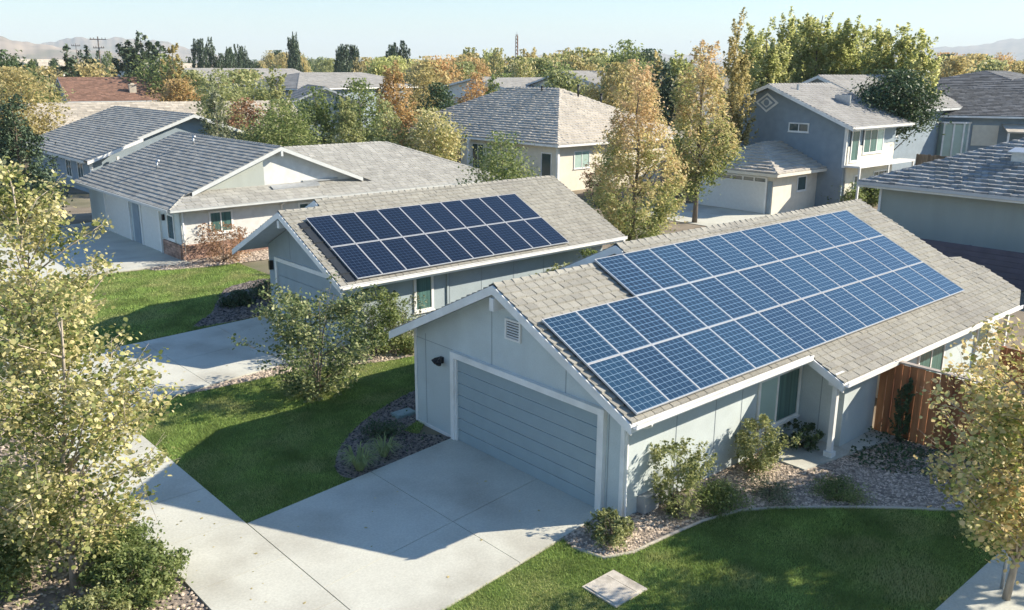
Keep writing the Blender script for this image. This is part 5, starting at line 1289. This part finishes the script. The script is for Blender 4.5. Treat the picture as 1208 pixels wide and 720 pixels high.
# far trees: a few of each kind modelled once, then copied
VAR = {}
def far_mesh(mat, kd, v):
    k = (mat, kd, v)
    if k not in VAR:
        prof = {'c': 'cone', 'p': 'column', 'r': 'round'}[kd]
        P, Q = crown_points(1., .06, .5, prof, 170, 32, .075, .12 if kd != 'r' else 0, .35, 100+v+len(VAR))
        Vv = leaves(Q, .055, .75)
        me = np_mesh('far_tree', Vv, 4); me.materials.append(LF[mat]); VAR[k] = me
    return VAR[k]
FL = {'c': ('conifer_tree', 'dark pointed tree'), 'p': ('spire_tree', 'slim upright tree'), 'r': ('broadleaf_tree', 'rounded tree')}
FC = {'conifer': 'dark green', 'green': 'mid green', 'dark': 'deep green', 'gold': 'golden', 'olive': 'olive green', 'poplar': 'yellow green', 'yg': 'pale yellow', 'orange': 'orange'}
for i, (x, y, h, w_, mat, kd) in enumerate(FAR):
    o = bpy.data.objects.new(FL[kd][0], far_mesh(mat, kd, i % 3)); COL.objects.link(o)
    o.location = (x, y, 0); o.scale = (w_, w_, h); o.rotation_euler.z = random.uniform(0, 6.28)
    tag(o, 'small '+FC[mat]+' '+{'c': 'pointed', 'p': 'slim upright', 'r': 'rounded'}[kd]+' tree far away near the skyline', 'tree', FC[mat]+' '+{'c': 'pointed', 'p': 'upright', 'r': 'rounded'}[kd]+' trees of the far skyline')
# far woods at the foot of the hills
Cc = []
for i in range(900):
    d = random.uniform(900, 2200); a = au+math.radians(random.uniform(-38, 38)); s = random.uniform(5, 11)
    Cc.append(np.array([d*math.cos(a), d*math.sin(a), 0])+rng.normal(size=(26, 3))*np.array([s*.5, s*.5, s*.28])+np.array([0, 0, s*.55]))
wd = link('distant_woods', np_mesh('distant_woods', leaves(np.concatenate(Cc), 4.0, .8), 4), [LF['dark']]); tag(wd, 'far wooded plain below the hills', 'woods', kind='stuff')

# near trees
def pine(*a, **k): pass
tree('yellowing_tree', 'yellowing tree nearest the camera at left, beside the sidewalk', 3.5, 15.9, 5.6, 1.75, .16, 'yg', 'round', 48, 66, .08, .075, 'palebark', six=True, asp=.85, sig=.19, seed=3, nl=50, lean=(.35, -.1), hollow=.35)
tree('yellowing_tree', 'yellowing tree behind the nearest left tree, taller and farther up the sidewalk', 4.7, 21.8, 7.3, 1.6, .3, 'yg', 'round', 42, 60, .09, .085, 'palebark', six=True, asp=.85, sig=.2, seed=5, nl=54, hollow=.35)
tree('turning_tree', 'young tree with green and orange leaves at the right edge by its metal stake', 16.05, 4.5, 7.3, 1.95, .12, 'right', 'cone2', 58, 62, .085, .06, 'palebark', six=True, asp=.85, sig=.19, seed=8, nl=64, lean=(.75, -.66), hollow=.3)
tree('garden_tree', 'small open multi stemmed tree on the lawn before the second garage', 11.85, 21.8, 3.35, 1.8, .05, 'garden', 'vase', 42, 44, .09, .03, 'bark', six=True, asp=.75, sig=.15, seed=12, nl=30, stems=4, hollow=.3)
tree('shade_tree', 'broad leafy tree beyond the right edge whose shade falls on the lawn', 24.4, 2.7, 7.0, 2.6, .25, 'green', 'round', 220, 90, .24, .1, 'bark', sig=.32, seed=15, nl=30, hollow=.2)
def shrub(name, label, x, y, h, R, mat, ncl, per, leaf, seed, prof='round', spray=0., sig=None, stems=5, group=None, nl=24, tr=.012, asp=.55, bark='bark'):
    T = thing(name, (x, y, 0), label, 'shrub', group); ncl = int(ncl*1.35); per = int(per*1.45)
    P, Q = crown_points(h, .06, R, prof, ncl, per, sig or R*.2, spray, .3, seed)
    link('foliage', np_mesh('foliage', leaves(Q, leaf, asp), 4), [LF[mat]], T)
    mb = MB(); limbs(mb, h, .05, R, P, tr, nl, seed, (0, 0), 3, stems, False); mb.build('stem', K[bark], T, True)
    return T
shrub('shrub', 'tall feathery olive shrub against the sunlit white wall', 14.1, 10.42, 1.65, .52, 'olive', 60, 45, .07, 21, 'vase', .3)
shrub('shrub', 'rounded yellow green shrub below the side window', 17.2, 10.45, 1.45, .62, 'olive', 60, 48, .07, 22, 'round', .2)
shrub('shrub', 'low dense dark green shrub at the foot of the feathery one', 14.95, 9.98, .62, .5, 'green', 45, 45, .055, 23)
shrub('shrub', 'small bushy shrub at the garage corner beside the driveway', 12.25, 10.68, .62, .45, 'olive', 40, 45, .06, 24, 'round', .12)
shrub('shrub', 'thin sprawling pale shrub on the gravel between lawn and wall', 16.4, 9.55, .38, .55, 'grey', 30, 28, .05, 25)
shrub('shrub', 'flat green mound on gravel at the lawn edge', 17.6, 8.6, .28, .55, 'green', 40, 40, .05, 26)
shrub('shrub', 'dark withered plant in the porch corner', 19.2, 10.55, .62, .42, 'dark', 30, 30, .08, 27, 'vase', .15)
shrub('climbing_plant', 'tall narrow dark climber against the cedar fence', 21.5, 9.05, 1.75, .2, 'dark', 40, 40, .07, 28, 'column', .2)
shrub('shrub', 'large loose green bush at the front corner of the second house', 15.3, 24.0, 2.25, 1.15, 'green', 95, 45, .09, 29, 'round', .3)
shrub('shrub', 'pale grey brush of thin stems beside the second house wall', 16.3, 23.9, 1.9, .6, 'grey', 45, 34, .07, 30, 'vase', .4)
shrub('shrub', 'low green shrub by the white boulder', 16.2, 23.4, .6, .5, 'green', 35, 36, .07, 31)
shrub('shrub', 'small shrub under the narrow window of the second house', 18.6, 24.1, .9, .45, 'green', 35, 32, .07, 32)
shrub('shrub', 'sunlit leafy bush at the back end of the second house wall', 23.4, 23.4, 2.1, .95, 'olive', 75, 40, .1, 33, 'round', .2)
shrub('shrub', 'tall dark leaved bush at the rear corner of the second house', 25.2, 23.6, 2.3, .8, 'green', 65, 36, .1, 34, 'round', .2)
shrub('shrub', 'reddish bare shrub before the brick base of the garage house', 17.6, 41.0, 1.75, 1.25, 'red', 70, 26, .1, 35, 'vase', .4, nl=60, tr=.02)
shrub('shrub', 'small green shrub left of the second garage', 16.4, 33.4, .6, .8, 'dark', 40, 30, .1, 36)
shrub('shrub', 'dark shrub in the shaded bed left of the second garage', 14.6, 33.0, .5, .6, 'dark', 40, 30, .1, 37)
shrub('shrub', 'broad bright green hedge shrub beside the cream garage wall', 58.2, 30.6, 1.9, 1.2, 'green', 70, 40, .17, 38)
shrub('shrub', 'second bright green shrub right of the garage hedge', 60.4, 29.9, 1.7, 1.1, 'green', 60, 40, .17, 39)
shrub('shrub', 'rosy bare shrub below the window of the cream house', 49.5, 45.4, 2.4, 1.5, 'red', 60, 24, .16, 40, 'vase', .4)
shrub('shrub', 'rounded shrub by the cream house porch', 46.0, 55.0, 1.5, 1.1, 'green', 50, 34, .17, 41)
shrub('shrub', 'green leafy shrub at the lower left corner', 2.5, 17.2, 1.25, .95, 'green', 90, 48, .1, 42)
shrub('shrub', 'second green shrub behind the lower left one', 2.9, 19.0, 1.3, 1.0, 'green', 80, 44, .1, 43)
shrub('shrub', 'spreading green shrub beside the sidewalk at the bottom edge', 4.35, 15.05, .85, .75, 'green', 90, 46, .075, 44, 'round', .12)
shrub('shrub', 'low yellowish shrub at the bottom edge left of the sidewalk shrub', 3.55, 14.5, .6, .6, 'olive', 60, 40, .07, 45, 'round', .1)
shrub('shrub', 'green shrub along the sidewalk above the bottom shrub', 4.5, 16.3, .7, .55, 'green', 60, 40, .075, 46)
shrub('shrub', 'twiggy shrub in the dark bed beside the front garage', 11.7, 18.2, .35, .5, 'dark', 30, 26, .06, 47)
# ornamental grass tufts
def tuft(label, x, y, h, n, spread, mat='blade'):
    T = thing('ornamental_grass', (x, y, 0), label, 'grass tuft')
    mb = MB()
    for i in range(n):
        a = random.uniform(0, 6.28); l = h*random.uniform(.6, 1.15); o = spread*random.random(); dx, dy = math.cos(a), math.sin(a)
        bx, by = dx*o*.25, dy*o*.25; w = .011; px_, py_ = -dy*w, dx*w
        p1 = (bx+dx*l*.35, by+dy*l*.35, l*.72); p2 = (bx+dx*l*.85, by+dy*l*.85, l*(.75-.35*random.random()))
        mb.face([(bx-px_, by-py_, .01), (bx+px_, by+py_, .01), (p1[0]+px_, p1[1]+py_, p1[2]), (p1[0]-px_, p1[1]-py_, p1[2])]); mb.face([(p1[0]-px_, p1[1]-py_, p1[2]), (p1[0]+px_, p1[1]+py_, p1[2]), p2])
    mb.build('blades', K['reed'], T); return T
tuft('arching ornamental grass tuft nearest the driveway in the dark bed', 10.1, 16.75, .72, 120, .35)
tuft('smaller ornamental grass tuft farther into the dark bed', 10.95, 17.0, .6, 80, .25)
tuft('little grass tuft on the gravel by the wall', 15.6, 10.3, .4, 50, .25)
# ivy over the shaded gravel by the fence
P = scatter(smooth_poly([(19.4, 9.3), (21.6, 9.6), (21.7, 7.2), (20.9, 6.6), (19.9, 7.8)], 4), 230); Q = np.column_stack([P, .05+.28*rng.random(len(P))**2*np.abs(np.sin(P[:, 0]*3)+np.cos(P[:, 1]*2.6))*.8])
tag(link('ground_cover', np_mesh('ground_cover', leaves(Q, .09, .6), 4), [LF['dark']]), 'dark creeping ground cover at the foot of the cedar fence', 'ground cover', kind='stuff')
P = scatter(BED_L, 26); Q = np.column_stack([P, .04+.1*rng.random(len(P))])
tag(link('ground_cover', np_mesh('ground_cover', leaves(Q, .07, .6), 4), [LF['dark']]), 'sparse small leaves over the dark gravel bed', 'ground cover', kind='stuff')
P = scatter([(1.2, 12), (5.0, 12), (5.0, 26), (1.2, 26)], 40); Q = np.column_stack([P, .04+.12*rng.random(len(P))])
tag(link('ground_cover', np_mesh('ground_cover', leaves(Q, .09, .6), 4), [LF['olive']]), 'scattered weeds and fallen leaves on the verge', 'ground cover', kind='stuff')

litter = np.concatenate([scatter([(5.2, 12.5), (6.9, 12.5), (6.9, 24), (5.2, 24)], 2.5), scatter([(7, 11.5), (12, 11.5), (12, 16), (7, 16)], .7), scatter([(9, 25.5), (14, 25.5), (14, 30), (9, 30)], .6)])
Q = np.column_stack([litter, np.full(len(litter), .062)]); Lq = leaves(Q, .07, .7, 3.); Lq[:, :, 2] = .058+np.abs(Lq[:, :, 2]-.062)*.4
tag(link('fallen_leaves', np_mesh('fallen_leaves', Lq, 4), [LF['gold']]), 'a few fallen yellow leaves on the concrete', 'fallen leaves', kind='stuff')
# ------------------------------------------------------------------ small things
T = thing('tree_stake', (16.35, 4.68, 0), 'metal pipe stake beside the right edge tree', 'stake')
mb = MB(); mb.tube([(0, 0, 0), (0, 0, 1.25)], [.035, .035], 10); mb.build('pipe', K['steel'], T, True)
mb = MB(); mb.tube([(0, 0, 1.25), (0, 0, 1.33)], [.05, .045], 10); mb.build('cap', K['black'], T, True)
T = thing('meter_box_cover', (10.98, 9.42, 0), 'pale concrete meter cover set in the lawn near the driveway', 'cover')
mb = MB(); mb.box(-.43, -.42, -.05, .43, .42, .05); mb.build('collar', K['lid'], T)
mb = MB(); mb.box(-.38, -.37, .05, .17, .37, .066); mb.build('lid', K['lid'], T)
mb = MB(); mb.box(.185, -.37, .05, .38, .37, .064); mb.build('lid', K['lid'], T)
T = thing('valve_box_cover', (12.9, 18.95, 0), 'grey green plastic valve cover in the dark bed', 'cover')
mb = MB(); mb.box(-.3, -.2, 0, .3, .2, .1); mb.build('body', K['greenlid'], T); mb = MB(); mb.box(-.27, -.17, .1, .27, .17, .115); mb.build('lid', K['greenlid'], T)
def boulder(label, x, y, r, sx=1.2):
    bm_ = MB(); n, m2 = 14, 9
    base = []
    for j in range(m2+1):
        for i in range(n):
            th = 2*math.pi*i/n; ph = math.pi*j/m2
            rr_ = r*(1+.14*math.sin(3*th+2*ph)+.1*math.sin(5*th-3*ph)+.08*math.cos(4*ph+th))
            base.append((sx*rr_*math.sin(ph)*math.cos(th), rr_*math.sin(ph)*math.sin(th), .35*r+rr_*.75*math.cos(ph)))
    bm_.v = base
    for j in range(m2):
        for i in range(n): bm_.f.append((j*n+i, j*n+(i+1) % n, (j+1)*n+(i+1) % n, (j+1)*n+i)[::-1]); bm_.m.append(0)
    o = bm_.build('boulder', K['boulder'], None, True); o.location = (x, y, 0); tag(o, label, 'boulder'); return o
boulder('white rounded boulder by the bushes of the second house', 17.0, 24.15, .42, 1.5)
def pole(name, label, x, y, h, arms, r=.16, mat='pole', cat='pole'):
    T = thing(name, (x, y, 0), label, cat); mb = MB(); mb.tube([(0, 0, 0), (0, 0, h)], [r, r*.6], 8); mb.build('pole', K[mat], T, True)
    for z, w_ in arms:
        mb = MB(); mb.box(-w_/2*.75-.06, -w_/2*.65, z, -w_/2*.75+.06+w_*.75, -w_/2*.65+.12, z+.15) if False else mb.tube([(w_/2*.75, -w_/2*.66, z), (-w_/2*.75, w_/2*.66, z)], [.09, .09], 6)
        for t in (-.9, -.5, .5, .9): mb.tube([(w_/2*.75*t, -w_/2*.66*t, z+.05), (w_/2*.75*t, -w_/2*.66*t, z+.4)], [.07, .05], 6)
        mb.build('crossarm', K[mat], T)
pole('utility_pole', 'wooden utility pole with crossarm on the left skyline', 65.6, 210, 15.6, [(15., 3.6), (13.2, 2.4)], .2)
pole('utility_pole', 'thin utility pole left of the crossarm pole', 76, 262, 15.2, [(14.6, 2.4)], .13)
pole('utility_pole', 'distant utility pole above the middle treetops', 250, 232, 15.5, [(15, 3)], .16)
T = thing('radio_mast', (176, 196, 0), 'reddish lattice radio mast on the middle skyline', 'mast'); mb = MB()
for k in range(3):
    a = 2.1*k; mb.tube([(math.cos(a)*.7, math.sin(a)*.7, 0), (math.cos(a)*.35, math.sin(a)*.35, 18.5)], [.11, .09], 5)
for i in range(18):
    z = 1+i
    for k in range(3):
        a, b = 2.1*k, 2.1*(k+1); r0 = .7-.35*z/18.5; mb.tube([(math.cos(a)*r0, math.sin(a)*r0, z), (math.cos(b)*r0, math.sin(b)*r0, z+.9)], [.06, .06], 4)
mb.build('lattice', K['brownroof'], T); mb = MB(); mb.tube([(0, 0, 18.4), (0, 0, 19.6)], [.08, .05], 6); mb.build('antenna', K['steel'], T)
# patio table behind the fence
T = thing('patio_table', (25.7, 9.2, 0), 'pale patio table behind the cedar fence', 'table')
mb = MB(); mb.tube([(0, 0, .72), (0, 0, .76)], [.55, .55], 20); mb.build('tabletop', K['white'], T)
for sx in (-1, 1):
    for sy in (-1, 1): mb = MB(); mb.tube([(sx*.3, sy*.3, 0), (sx*.22, sy*.22, .72)], [.025, .025], 6); mb.build('leg', K['white'], T)

# hills
def hill(label, az0, az1, d, depth, prof):
    """terrain mound; az in degrees right of the camera's forward heading; prof: list of (fraction, height)"""
    n, k = 160, 14; mb = MB(); fr = [p[0] for p in prof]; hs = [p[1] for p in prof]
    ph = rng.uniform(0, 6, 8)
    for j in range(k+1):
        for i in range(n+1):
            s = i/n; a = au-math.radians(az0+(az1-az0)*s); v = j/k; dd = d+depth*(v-.5)
            t = np.interp(s, fr, hs); t = .25*np.interp(s-.02, fr, hs)+.5*t+.25*np.interp(s+.02, fr, hs); e = math.sin(math.pi*v)**.9
            g2 = 1+.035*math.sin(s*47+ph[0]+v*4)+.02*math.sin(s*117+ph[1]-v*17)+.05*math.sin(s*21+v*9+ph[2])+.10*math.sin(s*60+v*13+ph[3])*(1-e)+.012*math.sin(s*260+ph[4])
            mb.v.append((dd*math.cos(a), dd*math.sin(a), max(-2, t*e*g2-2)))
    for j in range(k):
        for i in range(n): q = j*(n+1)+i; mb.f.append((q, q+1, q+n+2, q+n+1)[::-1]); mb.m.append(0)
    o = mb.build('hills', K['hill'], None, True); tag(o, label, None, kind='structure')
hill('bare brown hills on the left horizon', -42, -19, 3600, 1500, [(0, 120), (.35, 122), (.5, 118), (.62, 88), (.75, 66), (.88, 40), (1, 0)])
hill('fainter hills behind the left hills', -31, -14, 6000, 1500, [(0, 40), (.25, 150), (.45, 185), (.6, 150), (.75, 95), (1, 0)])
hill('pale blue hills on the right horizon', 19, 46, 9000, 3000, [(0, 0), (.1, 130), (.25, 230), (.45, 330), (.7, 350), (1, 300)])
hill('low faint hills behind the middle treetops', -8, 18, 8000, 2000, [(0, 0), (.2, 90), (.4, 130), (.6, 150), (.8, 120), (1, 0)])
if HAZE:
    mb = MB(); mb.box(-9000, -9000, -4, 12500, 12500, 420)
    hm = bpy.data.materials.new('haze_air'); hm.use_nodes = True; t_ = hm.node_tree; t_.nodes.clear()
    vo_ = nd(t_, 'ShaderNodeOutputMaterial'); pv = nd(t_, 'ShaderNodeVolumePrincipled'); pv.inputs['Density'].default_value = HAZE; pv.inputs['Color'].default_value = (.80, .90, .95, 1); pv.inputs['Anisotropy'].default_value = .0
    t_.links.new(pv.outputs[0], vo_.inputs['Volume']); tag(mb.build('haze', hm), kind='stuff')
